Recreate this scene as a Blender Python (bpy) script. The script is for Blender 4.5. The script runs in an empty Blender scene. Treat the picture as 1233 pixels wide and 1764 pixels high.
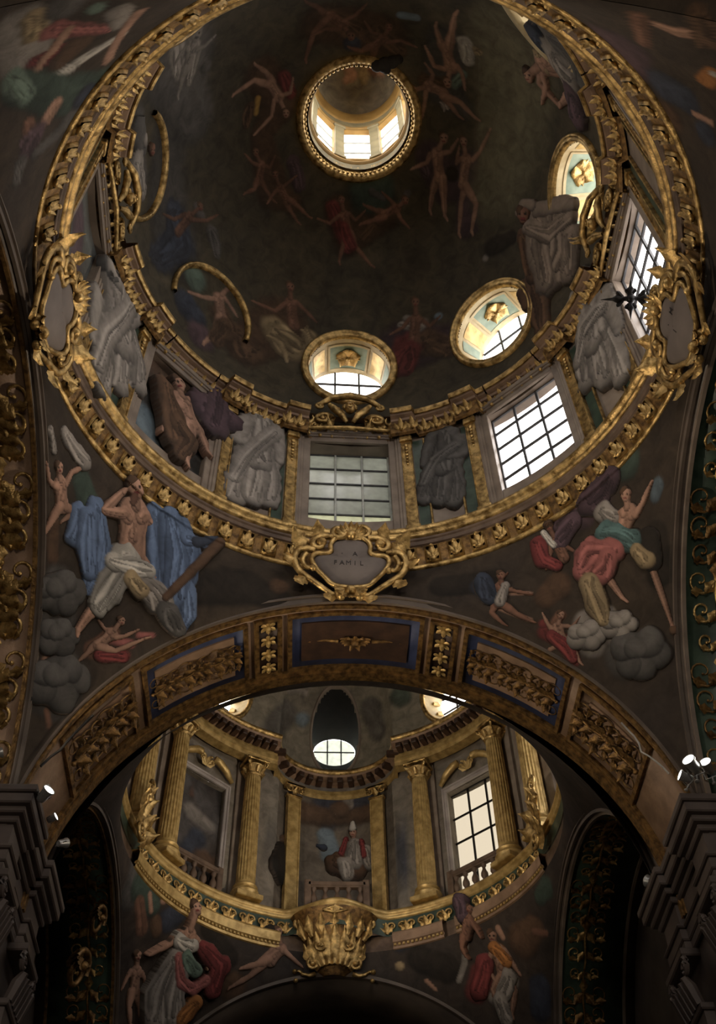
import bpy, math, random
import numpy as np
from mathutils import Vector, Matrix
from mathutils.bvhtree import BVHTree

random.seed(7); np.random.seed(7)
SC = bpy.context.scene
COL = SC.collection
PI = math.pi
R_ = math.radians

# ------------------------------------------------------------------ camera
FPX, PITCH, YAW, ROLL = 1850.0, 0.91641, 0.0629, 0.02637
CAM = np.array([-0.7286, 0.0, 1.6])
cp, sp, cy_, sy_ = math.cos(PITCH), math.sin(PITCH), math.cos(YAW), math.sin(YAW)
FW = np.array([cp * sy_, cp * cy_, sp])
R0 = np.array([cy_, -sy_, 0.0]); U0 = np.array([-sp * sy_, -sp * cy_, cp])
cr, sr = math.cos(ROLL), math.sin(ROLL)
RV = cr * R0 - sr * U0; UV = sr * R0 + cr * U0
cam = bpy.data.cameras.new('camera')
cam_o = bpy.data.objects.new('camera', cam); COL.objects.link(cam_o)
cam.sensor_fit = 'VERTICAL'; cam.sensor_height = 24.0; cam.lens = FPX / 1764 * 24.0
cam.clip_start = 0.05; cam.clip_end = 300
cam_o.matrix_world = Matrix(((RV[0], UV[0], -FW[0], CAM[0]), (RV[1], UV[1], -FW[1], CAM[1]),
                             (RV[2], UV[2], -FW[2], CAM[2]), (0, 0, 0, 1)))
SC.camera = cam_o

# ------------------------------------------------------------------ sky, view, large lights
SC.view_settings.view_transform = 'Standard'; SC.view_settings.look = 'None'
SC.view_settings.gamma = 1.0; SC.view_settings.use_curve_mapping = False
SC.view_settings.exposure = 0.3
world = bpy.data.worlds.new('overcast_sky'); SC.world = world; world.use_nodes = True
bgn = world.node_tree.nodes['Background']
bgn.inputs[0].default_value = (0.98, 0.94, 0.90, 1); bgn.inputs[1].default_value = 6.0
SC.cycles.max_bounces = 7; SC.cycles.diffuse_bounces = 4; SC.cycles.glossy_bounces = 3
SC.cycles.transparent_max_bounces = 12; SC.cycles.sample_clamp_indirect = 6.0
SC.cycles.sample_clamp_direct = 0.0; SC.cycles.caustics_reflective = False; SC.cycles.caustics_refractive = False

def area_light(name, loc, target, sx, sy, power, color, portal=False):
    l = bpy.data.lights.new(name, 'AREA'); l.shape = 'RECTANGLE'; l.size = sx; l.size_y = sy
    l.energy = power; l.color = color
    if portal: l.cycles.is_portal = True
    o = bpy.data.objects.new(name, l); COL.objects.link(o)
    d = Vector(target) - Vector(loc)
    o.location = loc; o.rotation_euler = d.to_track_quat('-Z', 'Y').to_euler()
    return o
# unseen fill light added in the nave, behind the visitor
area_light('nave_fill_light', (0, -11.5, 9.0), (0, 8, 13.0), 4.5, 5.0, 650, (1.0, 0.88, 0.74))

# ------------------------------------------------------------------ constants of the building
D1, D2 = 7.597, 19.841          # the two crossing centres on the nave axis
A, HS = 4.91, 10.48             # half side of a crossing, springing height of its arches
AZ0 = R_(-1.2)                  # the drum windows sit a little off the nave axis
RING_R, RING_Z = 5.0, 16.31
RING2_R, RING2_Z = 4.80, 15.93
DRUM_R = 4.75
DOME_Z, DOME_R, DOME_H = 20.5, 4.6, 5.62
OC_R, OC_Z = 1.26, 25.9

# ------------------------------------------------------------------ helpers
def srgb(r, g, b):
    f = lambda c: (c / 255) / 12.92 if c / 255 <= .04045 else ((c / 255 + .055) / 1.055) ** 2.4
    return (f(r), f(g), f(b))

def ray(px, py):
    v = FW + RV * (px - 616.5) / FPX + UV * (882 - py) / FPX
    return v / np.linalg.norm(v)
def at_y(px, py, y): v = ray(px, py); return CAM + v * ((y - CAM[1]) / v[1])
def at_z(px, py, z): v = ray(px, py); return CAM + v * ((z - CAM[2]) / v[2])
def az(phi, r, z, cy=D1): return (r * math.sin(phi), cy + r * math.cos(phi), z)

class MB:
    def __init__(s): s.v = []; s.f = []
    def add(s, v, f):
        n = len(s.v); s.v += [tuple(p) for p in v]; s.f += [tuple(i + n for i in q) for q in f]; return s
    def grid(s, P, cu=False, cv=False, skip=None):
        nu, nv = len(P), len(P[0]); f = []
        for i in range(nu if cu else nu - 1):
            for j in range(nv if cv else nv - 1):
                if skip and skip(i, j): continue
                i2, j2 = (i + 1) % nu, (j + 1) % nv
                f.append((i * nv + j, i2 * nv + j, i2 * nv + j2, i * nv + j2))
        return s.add([p for r in P for p in r], f)
    def box(s, x0, x1, y0, y1, z0, z1, bev=0.0):
        if bev > 0:
            b = min(bev, (x1 - x0) / 2.1, (y1 - y0) / 2.1, (z1 - z0) / 2.1)
            lay = [(z0, b), (z0 + b, 0), (z1 - b, 0), (z1, b)]; P = []
            for z, i in lay:
                P.append([(x0 + i, y0 + i, z), (x1 - i, y0 + i, z), (x1 - i, y1 - i, z), (x0 + i, y1 - i, z)])
            s.grid(P, cv=True); n = len(s.v)
            s.f += [(n - 13, n - 14, n - 15, n - 16), (n - 4, n - 3, n - 2, n - 1)]
            return s
        v = [(x, y, z) for z in (z0, z1) for x, y in ((x0, y0), (x1, y0), (x1, y1), (x0, y1))]
        return s.add(v, [(3, 2, 1, 0), (4, 5, 6, 7), (0, 1, 5, 4), (1, 2, 6, 5), (2, 3, 7, 6), (3, 0, 4, 7)])
    def tube(s, pts, rad, seg=7, caps=True, flat=1.0):
        pts = [Vector(p) for p in pts]; n = len(pts)
        if not hasattr(rad, '__len__'): rad = [rad] * n
        up = Vector((0, 0, 1)); P = []
        for i in range(n):
            t = (pts[min(i + 1, n - 1)] - pts[max(i - 1, 0)])
            if t.length < 1e-9: t = Vector((0, 1, 0))
            t.normalize()
            a = t.cross(up)
            if a.length < .1: a = t.cross(Vector((1, 0, 0)))
            a.normalize(); b = a.cross(t)
            P.append([tuple(pts[i] + (a * math.cos(k * 2 * PI / seg) + b * math.sin(k * 2 * PI / seg) * flat) * rad[i]) for k in range(seg)])
        s.grid(P, cv=True)
        if caps:
            m = len(s.v); s.f.append(tuple(range(m - seg, m))); s.f.append(tuple(range(m - seg * n + seg - 1, m - seg * n - 1, -1)))
        return s
    def lathe(s, prof, n=24, a0=0, a1=2 * PI, ctr=(0, 0)):
        full = abs(a1 - a0 - 2 * PI) < 1e-6; k = n if full else n + 1
        P = [[(ctr[0] + r * math.sin(a0 + (a1 - a0) * i / n), ctr[1] + r * math.cos(a0 + (a1 - a0) * i / n), z) for r, z in prof] for i in range(k)]
        return s.grid(P, cu=full)
    def ball(s, c, r, n=8, m=6, sc=(1, 1, 1)):
        P = [[(c[0] + sc[0] * r * math.sin(PI * j / m) * math.cos(2 * PI * i / n), c[1] + sc[1] * r * math.sin(PI * j / m) * math.sin(2 * PI * i / n),
               c[2] + sc[2] * r * math.cos(PI * j / m)) for j in range(m + 1)] for i in range(n)]
        return s.grid(P, cu=True)
    def mesh(s, name, mat=None, smooth=True):
        me = bpy.data.meshes.new(name); me.from_pydata(s.v, [], s.f); me.update()
        if smooth: me.polygons.foreach_set('use_smooth', [True] * len(me.polygons))
        if mat: me.materials.append(mat)
        return me

def link(name, data, parent=None, M=None):
    o = bpy.data.objects.new(name, data); COL.objects.link(o)
    if parent is not None: o.parent = parent
    if M is not None: o.matrix_local = M
    return o
def obj(name, mb, mat, parent=None, M=None, smooth=True, sharp=None):
    me = mb.mesh(name, mat, smooth)
    if smooth and sharp is not None: me.set_sharp_from_angle(angle=R_(sharp))
    return link(name, me, parent, M)
def tag(o, label, cat=None, group=None, kind=None):
    if label: o['label'] = label
    if cat: o['category'] = cat
    if group: o['group'] = group
    if kind: o['kind'] = kind
    return o
def thing(name, label, cat, M, group=None):
    return tag(link(name, None, None, M), label, cat, group)
def struct(o, label=None): return tag(o, label, kind='structure')
def copy_tree(o, parent=None, M=None):
    c = o.copy(); COL.objects.link(c); c.parent = parent
    if M is not None: c.matrix_local = M
    for ch in o.children: copy_tree(ch, c)
    return c
def frame(o, u, v):
    u = Vector(u).normalized(); v = Vector(v); v = (v - u * v.dot(u)).normalized(); w = u.cross(v)
    return Matrix(((u.x, v.x, w.x, o[0]), (u.y, v.y, w.y, o[1]), (u.z, v.z, w.z, o[2]), (0, 0, 0, 1)))
def wall_frame(phi, r, z, cy=D1, tilt=0.0):
    """right / up / inward on the inside of a drum; tilt leans the top inward"""
    n = Vector((-math.sin(phi), -math.cos(phi), 0))
    return frame(az(phi, r, z, cy), (math.cos(phi), -math.sin(phi), 0), Vector((0, 0, 1)) * math.cos(tilt) + n * math.sin(tilt))
def arc_frame(axis, th, d, r, c, hs=HS):
    """on the soffit of an arch: along the arc / towards the open edge / down into the room"""
    s, k = math.sin(th), math.cos(th)
    if axis == 'y': return frame((r * s, d, hs + r * k), (k, 0, -s), (0, -1, 0))
    if axis == 'x': return frame((d, c + r * s, hs + r * k), (0, k, -s), (1, 0, 0))

def arcbox(mb, axis, t0, t1, d0, d1, r0, r1, c=0, hs=HS, n=None):
    n = n or max(2, int(abs(t1 - t0) / R_(2.5)))
    P = []
    for i in range(n + 1):
        t = t0 + (t1 - t0) * i / n; row = []
        for d, r in ((d0, r0), (d1, r0), (d1, r1), (d0, r1)):
            row.append((r * math.sin(t), d, hs + r * math.cos(t)) if axis == 'y' else (d, c + r * math.sin(t), hs + r * math.cos(t)))
        P.append(row)
    mb.grid(P, cv=True); m = len(mb.v)
    mb.f += [(m - 4, m - 3, m - 2, m - 1), (m - 4 * n - 1, m - 4 * n - 2, m - 4 * n - 3, m - 4 * n - 4)]
    return mb

# ------------------------------------------------------------------ materials
def new_mat(name):
    m = bpy.data.materials.new(name); m.use_nodes = True
    nt = m.node_tree; b = nt.nodes['Principled BSDF']; return m, nt, b
def nd(nt, kind, **kw):
    n = nt.nodes.new(kind)
    for k, v in kw.items():
        if k in n.inputs: n.inputs[k].default_value = v
        else: setattr(n, k, v)
    return n
def noise_mat(name, c1, c2, scale=4.0, rough=.7, metal=0.0, bump=.15, bscale=40.0, detail=6.0, lo=.35, hi=.65, spec=.5):
    m, nt, b = new_mat(name); L = nt.links.new
    tc = nd(nt, 'ShaderNodeTexCoord')
    n = nd(nt, 'ShaderNodeTexNoise', Scale=scale, Detail=detail)
    r = nd(nt, 'ShaderNodeValToRGB')
    r.color_ramp.elements[0].position = lo; r.color_ramp.elements[1].position = hi
    r.color_ramp.elements[0].color = (*c1, 1); r.color_ramp.elements[1].color = (*c2, 1)
    L(tc.outputs['Object'], n.inputs['Vector']); L(n.outputs['Fac'], r.inputs['Fac']); L(r.outputs['Color'], b.inputs['Base Color'])
    b.inputs['Roughness'].default_value = rough; b.inputs['Metallic'].default_value = metal
    b.inputs['Specular IOR Level'].default_value = spec
    if bump > 0:
        n2 = nd(nt, 'ShaderNodeTexNoise', Scale=bscale, Detail=4.0); bp = nd(nt, 'ShaderNodeBump', Strength=bump, Distance=.02)
        L(tc.outputs['Object'], n2.inputs['Vector']); L(n2.outputs['Fac'], bp.inputs['Height']); L(bp.outputs['Normal'], b.inputs['Normal'])
    return m
def fresco_mat(name, rough=.8, amount=.35):
    m, nt, b = new_mat(name); L = nt.links.new
    at = nd(nt, 'ShaderNodeVertexColor'); at.layer_name = 'paint'
    tc = nd(nt, 'ShaderNodeTexCoord')
    n = nd(nt, 'ShaderNodeTexNoise', Scale=3.2, Detail=9.0, Roughness=.62, Distortion=.6)
    r = nd(nt, 'ShaderNodeMapRange'); r.inputs['From Min'].default_value = .3; r.inputs['From Max'].default_value = .7
    r.inputs['To Min'].default_value = 1 - amount; r.inputs['To Max'].default_value = 1 + amount
    mx = nd(nt, 'ShaderNodeVectorMath', operation='SCALE')
    L(tc.outputs['Object'], n.inputs['Vector']); L(n.outputs['Fac'], r.inputs['Value'])
    L(at.outputs['Color'], mx.inputs[0]); L(r.outputs['Result'], mx.inputs['Scale']); L(mx.outputs['Vector'], b.inputs['Base Color'])
    n2 = nd(nt, 'ShaderNodeTexNoise', Scale=28.0, Detail=4.0); bp = nd(nt, 'ShaderNodeBump', Strength=.12, Distance=.02)
    L(tc.outputs['Object'], n2.inputs['Vector']); L(n2.outputs['Fac'], bp.inputs['Height']); L(bp.outputs['Normal'], b.inputs['Normal'])
    b.inputs['Roughness'].default_value = rough; b.inputs['Specular IOR Level'].default_value = .3
    return m
GOLD = noise_mat('gilding', srgb(122, 96, 54), srgb(228, 192, 126), 7.0, .36, .78, .5, 38.0)
GOLD_D = noise_mat('dull_gilding', srgb(84, 62, 36), srgb(158, 122, 72), 9.0, .46, .6, .6, 30.0)
OCHRE = noise_mat('ochre_gilt_stucco', srgb(164, 134, 78), srgb(216, 184, 120), 5.0, .42, .45, .25, 30.0)
STONE = noise_mat('grey_brown_marble', srgb(116, 102, 90), srgb(148, 133, 118), 2.2, .5, 0, .06, 30.0)
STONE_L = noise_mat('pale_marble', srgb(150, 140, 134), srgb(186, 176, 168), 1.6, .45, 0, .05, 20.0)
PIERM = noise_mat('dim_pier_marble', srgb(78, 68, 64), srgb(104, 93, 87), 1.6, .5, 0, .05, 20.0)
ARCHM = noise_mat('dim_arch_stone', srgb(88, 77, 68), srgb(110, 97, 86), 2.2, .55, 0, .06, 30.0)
BROWN = noise_mat('brown_fascia', srgb(84, 66, 52), srgb(116, 94, 76), 4.0, .6, 0, .1, 30.0)
STUCCO = noise_mat('rosy_stucco', srgb(124, 98, 76), srgb(158, 128, 102), 3.0, .6, 0, .25, 22.0)
GREEN = noise_mat('green_marble', srgb(38, 52, 42), srgb(64, 80, 66), 3.0, .4, 0, .05, 20.0)
BLUE = noise_mat('dark_blue_field', srgb(40, 48, 78), srgb(60, 70, 104), 3.0, .6, 0, .1, 25.0)
MAROON = noise_mat('dark_maroon_field', srgb(50, 34, 24), srgb(72, 50, 36), 4.0, .6, 0, .1, 25.0)
CREAM = noise_mat('cream_stucco', srgb(188, 166, 122), srgb(222, 204, 160), 3.0, .6, 0, .1, 25.0)
SAGE = noise_mat('sage_green_paint', srgb(130, 148, 128), srgb(160, 174, 152), 4.0, .6, 0, .05, 25.0)
PLASTER = noise_mat('tablet_plaster', srgb(106, 95, 88), srgb(124, 112, 104), 2.0, .6, 0, .05, 25.0)
DARKWALL = noise_mat('dark_plaster', srgb(62, 52, 44), srgb(86, 74, 62), 1.2, .75, 0, .1, 12.0)
FLOORM = noise_mat('marble_floor', srgb(140, 130, 118), srgb(190, 180, 166), .8, .35, 0, .02, 12.0)
IRON = noise_mat('black_iron', srgb(18, 16, 15), srgb(32, 29, 27), 8.0, .5, .6, .1, 40.0)
LEADM = noise_mat('leaded_bar', srgb(60, 60, 62), srgb(82, 82, 84), 6.0, .5, .2, .05, 40.0)
PALEBAR = noise_mat('pale_bar', srgb(168, 172, 166), srgb(196, 198, 190), 6.0, .5, 0, .05, 40.0)
LETTER = noise_mat('dark_lettering', srgb(40, 34, 32), srgb(58, 50, 46), 6.0, .7, 0, 0, 40.0)
STEEL = noise_mat('lamp_housing', srgb(150, 150, 150), srgb(185, 185, 182), 6.0, .35, .6, .02, 40.0)
CABLE = noise_mat('pale_cable', srgb(160, 155, 148), srgb(190, 184, 176), 6.0, .5, 0, .02, 40.0)
FRESCO = fresco_mat('fresco_paint'); FRESCO_R = fresco_mat('painted_relief', .75, .28)
def glass_mat(name, tint, gloss=.06, frost=0.0, fcol=(.5, .5, .5)):
    m, nt, b = new_mat(name); L = nt.links.new; nt.nodes.remove(b); out = nt.nodes['Material Output']
    t = nd(nt, 'ShaderNodeBsdfTransparent'); t.inputs['Color'].default_value = (*tint, 1)
    g = nd(nt, 'ShaderNodeBsdfGlossy', Roughness=.15); mx = nd(nt, 'ShaderNodeMixShader'); mx.inputs[0].default_value = gloss
    last = t
    if frost > 0:
        tr = nd(nt, 'ShaderNodeBsdfTranslucent'); tc = nd(nt, 'ShaderNodeTexCoord')
        n = nd(nt, 'ShaderNodeTexNoise', Scale=6.0, Detail=8.0); r = nd(nt, 'ShaderNodeValToRGB')
        r.color_ramp.elements[0].color = (*[c * .7 for c in fcol], 1); r.color_ramp.elements[1].color = (*[c * 1.25 for c in fcol], 1)
        L(tc.outputs['Object'], n.inputs['Vector']); L(n.outputs['Fac'], r.inputs['Fac']); L(r.outputs['Color'], tr.inputs['Color'])
        m2 = nd(nt, 'ShaderNodeMixShader'); m2.inputs[0].default_value = frost
        L(t.outputs[0], m2.inputs[1]); L(tr.outputs[0], m2.inputs[2]); last = m2
    L(last.outputs[0], mx.inputs[1]); L(g.outputs[0], mx.inputs[2]); L(mx.outputs[0], out.inputs[0])
    return m
GLASS = glass_mat('clear_pane', (.97, .97, .98)); GLASS_C = glass_mat('cream_pane', (.345, .325, .285), .02)
GLASS_F = glass_mat('frosted_pane', (.5, .5, .5), .08, .97, (.42, .435, .40)); GLASS_FB = glass_mat('pale_frosted_pane', (.5, .5, .5), .06, .97, (.74, .76, .62))
def emit_mat(name, col, s):
    m, nt, b = new_mat(name); b.inputs['Base Color'].default_value = (*col, 1)
    b.inputs['Emission Color'].default_value = (*col, 1); b.inputs['Emission Strength'].default_value = s; return m
LENS = emit_mat('lit_lamp_lens', (1.0, .96, .88), 9.0)

# ------------------------------------------------------------------ surfaces of the place as functions + a ray tree for each
def dome_p(phi, t):
    """t 0 at the spring, 1 at the lantern ring"""
    a = t * math.asin((OC_Z - DOME_Z) / DOME_H)
    return az(phi, DOME_R * math.cos(a), DOME_Z + DOME_H * math.sin(a))
def plan2(phi):
    """extra depth of the choir wall behind its drum radius: the concave bay on the axis"""
    x = 4.95 * math.sin(phi)
    if math.cos(phi) < 0 or abs(x) > 1.66: return 0.0
    d = 4.55 + math.sqrt(max(1.68 ** 2 - x * x, 0)); return max(0.0, math.hypot(x, d) - 4.95)
D2Z, D2R, D2H, OC2_R = 22.35, 4.95, 5.6, 1.2
def dome2_p(phi, t):
    a = t * math.acos(OC2_R / D2R); z = D2Z + D2H * math.sin(a)
    f = min(1, max(0, 1 - (z - D2Z - .6) / 2.4)); f = f * f * (3 - 2 * f)
    return az(phi, D2R * math.cos(a) + plan2(phi) * f, z, D2)
def pend_p(q, al, t, cy, rr, rz):
    """q: octant 0..7, al 0..pi/2 from the crown of the arch to the corner, t from arch edge to ring"""
    s = A * math.sin(al); rB = math.hypot(s, A); th = math.atan2(s, A)
    base = (q // 2) * PI / 2; th = base + (th if q % 2 == 0 else -th)
    r = rB + (rr - rB) * t; sph = lambda x: HS + math.sqrt(max(2 * A * A - x * x, 0.0))
    z = sph(r) + (rz - sph(rr)) * t ** 2.5
    if cy == D2 and q in (4, 5): z += .48 * math.cos(al) * (1 - t)
    return az(th, r, z, cy)
def quad_grid(fn, us, vs): return [[fn(u, v) for v in vs] for u in us]
def lin(a, b, n): return [a + (b - a) * i / (n - 1) for i in range(n)]
def bvh(mbs):
    V, F = [], []
    for m in mbs: n = len(V); V += m.v; F += [tuple(i + n for i in f) for f in m.f]
    return BVHTree.FromPolygons(V, F)
DRUM2_R = 5.42
def drum2_r(phi): return DRUM2_R + (max(0.0, plan2(phi) - (DRUM2_R - 4.95)) if plan2(phi) > 0 else 0)
SURF = {
 'dome': bvh([MB().grid(quad_grid(dome_p, lin(0, 2 * PI, 180), lin(0, 1, 50)))]),
 'drum': bvh([MB().lathe([(DRUM_R, 16), (DRUM_R, 20.6)], 180, ctr=(0, D1)), MB().grid(quad_grid(dome_p, lin(0, 2 * PI, 180), lin(0, 1, 20)))]),
 'pend': bvh([MB().grid(quad_grid(lambda u, v, q=q: pend_p(q, u, v, D1, RING_R, RING_Z), lin(0, PI / 2, 110), lin(0, 1, 80))) for q in range(8)] +
             [MB().grid([[(A * math.sin(t), y, HS + A * math.cos(t)) for y in (2.68, -13)] for t in lin(-PI / 2, PI / 2, 80)])] +
             [MB().lathe([(5.0, 16.2), (4.84, 16.7), (4.66, 17.0), (4.75, 17.02), (4.75, 19)], 120, ctr=(0, D1))]),
 'dome2': bvh([MB().grid(quad_grid(dome2_p, lin(0, 2 * PI, 240), lin(0, 1, 50)))]),
 'drum2': bvh([MB().grid([[az(u, drum2_r(u), z, D2) for z in (16.9, 22.4)] for u in lin(0, 2 * PI, 361)])]),
 'pend2': bvh([MB().grid(quad_grid(lambda u, v, q=q: pend_p(q, u, v, D2, RING2_R, RING2_Z), lin(0, PI / 2, 110), lin(0, 1, 80))) for q in range(8)] +
              [MB().lathe([(4.80, 15.9), (4.84, 16.3), (4.9, 17.1)], 120, ctr=(0, D2))]),
}
def hit(px, py, s):
    v = ray(px, py); r = SURF[s].ray_cast(Vector(CAM), Vector(v))
    if r[0] is None: return None, None
    n = r[1]
    if n.dot(Vector(v)) > 0: n = -n
    return np.array(r[0]), np.array(n)

# ------------------------------------------------------------------ the fresco painter: strokes on a surface, measured in metres on it
PAL = {'sk': (178, 138, 116), 'sd': (128, 92, 74), 'gr': (152, 143, 134), 'gd': (92, 88, 84), 'wh': (196, 188, 176), 'bl': (104, 122, 152), 'bd': (58, 64, 78),
       'rd': (124, 58, 56), 'rk': (168, 104, 98), 'gn': (112, 130, 116), 'gk': (66, 82, 72), 'br': (96, 72, 54), 'dk': (40, 34, 28), 'tn': (164, 142, 108), 'or': (168, 112, 62),
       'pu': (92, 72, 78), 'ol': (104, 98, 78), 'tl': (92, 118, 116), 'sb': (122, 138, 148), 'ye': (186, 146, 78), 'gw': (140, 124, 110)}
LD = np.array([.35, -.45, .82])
def expand(strokes, seed=0):
    """drapery strokes get folds, lone heads get hair and a face; a stroke is (pigment, points, brightness)"""
    rs = random.Random(seed); out = []
    for st in strokes:
        key, pts = st[0], st[1]; mul = st[2] if len(st) > 2 else 1.0
        if len(pts) == 1 and key in ('sk', 'sd', 'gr', 'gd') and (pts[0][2] >= 7 if key[0] == 's' else 13 <= pts[0][2] <= 18):
            x, y, r = pts[0]; out += [('br' if key[0] == 's' else 'gd', [(x - .22 * r, y - .45 * r, .74 * r)], .9), (key, [(x + .04 * r, y - .02 * r, .84 * r), (x + .08 * r, y + .34 * r, .66 * r)], mul * 1.1)]
            out += [('dk', [(x + dx * r, y - .08 * r, .17 * r)], 1.3) for dx in (-.3, .34)] + [(key, [(x + .04 * r, y - .1 * r, .14 * r), (x + .06 * r, y + .2 * r, .2 * r)], mul * 1.25), ('rd' if key[0] == 's' else 'gd', [(x - .15 * r, y + .5 * r, .12 * r), (x + .22 * r, y + .5 * r, .12 * r)], .9)]
            continue
        out.append((key, pts, mul))
        if key.endswith('*'):
            P = pts if len(pts) > 1 else [(pts[0][0] - pts[0][2] * .4, pts[0][1] - pts[0][2] * .7, pts[0][2]), (pts[0][0] + pts[0][2] * .4, pts[0][1] + pts[0][2] * .7, pts[0][2])]
            dx, dy = P[-1][0] - P[0][0], P[-1][1] - P[0][1]; L = math.hypot(dx, dy) + 1e-6; nx, ny = -dy / L, dx / L
            rm = sum(p[2] for p in P) / len(P); n = max(4, min(9, int(rm / 2.8)))
            for i in range(n):
                o = (i + .5) / n * 2 - 1; o = o * .8 + rs.uniform(-.14, .14); bend = rs.uniform(-.3, .3); t0, t1 = rs.uniform(-.35, .1), rs.uniform(.85, 1.3); Q = []
                for k in range(5):
                    t = t0 + (t1 - t0) * k / 4; u = min(max(t, 0), 1) * (len(P) - 1); a = min(int(u), len(P) - 2); f = u - a; e = t - min(max(t, 0), 1)
                    r = P[a][2] * (1 - f) + P[a + 1][2] * f; w = o * r * (.45 + .55 * min(max(t, 0), 1)) * (1 - .4 * abs(e)) + (bend * math.sin(3 * t) + rs.uniform(-.05, .05)) * r
                    Q.append((P[a][0] * (1 - f) + P[a + 1][0] * f + dx / L * e * r + nx * w, P[a][1] * (1 - f) + P[a + 1][1] * f + dy / L * e * r + ny * w, max(1.6, r * rs.uniform(.17, .34) * (1 - .6 * abs(t - .5)))))
                out.append((key.rstrip('*'), Q, mul * (rs.uniform(1.15, 1.4) if i % 2 else rs.uniform(.5, .75))))
        elif key in ('sk', 'sd', 'tn') and len(pts) > 1 and max(p[2] for p in pts) > 9:
            Q = [(x + r * .35, y + r * .3, r * .42) for x, y, r in pts]; out.append((key, Q, mul * .72)); out.append((key, [(x - r * .25, y - r * .3, r * .4) for x, y, r in pts], mul * 1.15))
    return out
def body(h, c, p, arms, legs, r, key='sk', mul=1.0, tw=1.0):
    """a figure from its joints in the picture: head, chest, pelvis, arms as (elbow, hand), legs as (knee, foot); r is the head's half height"""
    dx, dy = p[0] - c[0], p[1] - c[1]; L = math.hypot(dx, dy) + 1e-6; nx, ny = -dy / L, dx / L; st = []
    def sh(q, e, w): s_ = 1 if (e[0] - q[0]) * nx + (e[1] - q[1]) * ny > 0 else -1; return (q[0] + s_ * nx * w * r, q[1] + s_ * ny * w * r)
    def limb(a, e, f, r0, r1, r2, m, foot):
        mid = lambda u, v, t: (u[0] + (v[0] - u[0]) * t, u[1] + (v[1] - u[1]) * t)
        st.append((key, [(*a, r0 * r), (*mid(a, e, .45), r0 * 1.04 * r), (*e, r1 * r), (*mid(e, f, .4), r1 * 1.08 * r), (*f, r2 * r)], m))
        l = math.hypot(f[0] - e[0], f[1] - e[1]) + 1e-6; k = .75 * r if foot else .5 * r; st.append((key, [(*f, r2 * 1.1 * r), (f[0] + (f[0] - e[0]) / l * k + (k * .5 if foot else 0), f[1] + (f[1] - e[1]) / l * k, r2 * .7 * r)], m * 1.05))
    for i, a in enumerate(legs[1:]): limb(sh(p, a[0], .5), a[0], a[1], .8, .52, .3, mul * .78, True)
    for i, a in enumerate(arms[1:]): limb(sh(c, a[0], 1.05), a[0], a[1], .5, .4, .27, mul * .8, False)
    w = ((c[0] + p[0]) / 2, (c[1] + p[1]) / 2)
    st.append((key, [(*c, 1.25 * r * tw), (*w, 1.0 * r * tw), (*p, 1.12 * r * tw)], mul))
    for s_ in (-1, 1): st.append((key, [(c[0] + s_ * nx * .7 * r * tw, c[1] + s_ * ny * .7 * r * tw, .55 * r * tw), (c[0] + s_ * nx * .5 * r * tw + dx / L * .3 * r, c[1] + s_ * ny * .5 * r * tw + dy / L * .3 * r, .5 * r * tw)], mul * (1.06 if s_ > 0 else .94)))
    st.append((key, [(w[0], w[1], .4 * r * tw), (w[0] + dx / L * r * .5, w[1] + dy / L * r * .5, .45 * r * tw)], mul * .9)); st.append((key, [(c[0], c[1] - .1 * r, .1 * r), (*w, .12 * r)], mul * .7))
    for a in legs[:1]: limb(sh(p, a[0], .5), a[0], a[1], .85, .55, .32, mul, True)
    for a in arms[:1]: limb(sh(c, a[0], 1.05), a[0], a[1], .52, .42, .28, mul, False)
    st.append((key, [(c[0] + (h[0] - c[0]) * .3, c[1] + (h[1] - c[1]) * .3, .55 * r), (c[0] + (h[0] - c[0]) * .75, c[1] + (h[1] - c[1]) * .75, .48 * r)], mul * .85)); st.append((key if len(key) == 2 and key in ('sk', 'sd') else key, [(*h, max(r, 7.0) if key in ('sk', 'sd') else max(r, 13.0))], mul))
    return st
def puff(x, y, R, key='gd', n=6, seed=1):
    """a billowing cloud of unequal lobes"""
    rs = random.Random(seed + int(x)); st = [(key, [(x - 1, y, R), (x + 1, y, R)], .8)]
    for i in range(n):
        a = 2 * PI * i / n + rs.uniform(-.3, .3); rl = R * rs.uniform(.5, .72); st.append((key, [(x + R * .75 * math.cos(a) + d_, y + R * .6 * math.sin(a), rl) for d_ in (-1, 1)], 1.0 - .16 * math.sin(a) + rs.uniform(-.1, .1)))
    st.append((key, [(x - R * .2, y - R * .25, R * .5), (x, y - R * .2, R * .4)], 1.2)); return st
def resolve(strokes, s):
    out = []
    for st in strokes:
        key, pts = st[0], st[1]; mul = st[2] if len(st) > 2 else 1.0; P, Rr = [], []
        for (x, y, r) in pts:
            p, n = hit(x, y, s)
            if p is None: continue
            a, _ = hit(x + 3, y, s); b, _ = hit(x, y + 3, s)
            ds = [np.linalg.norm(q - p) / 3 for q in (a, b) if q is not None]
            sc = np.clip(np.mean(ds), .006, .03) if ds else .012
            P.append(p); Rr.append(r * sc)
        if P: out.append((key, np.array(P), np.array(Rr), mul))
    return out
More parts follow.
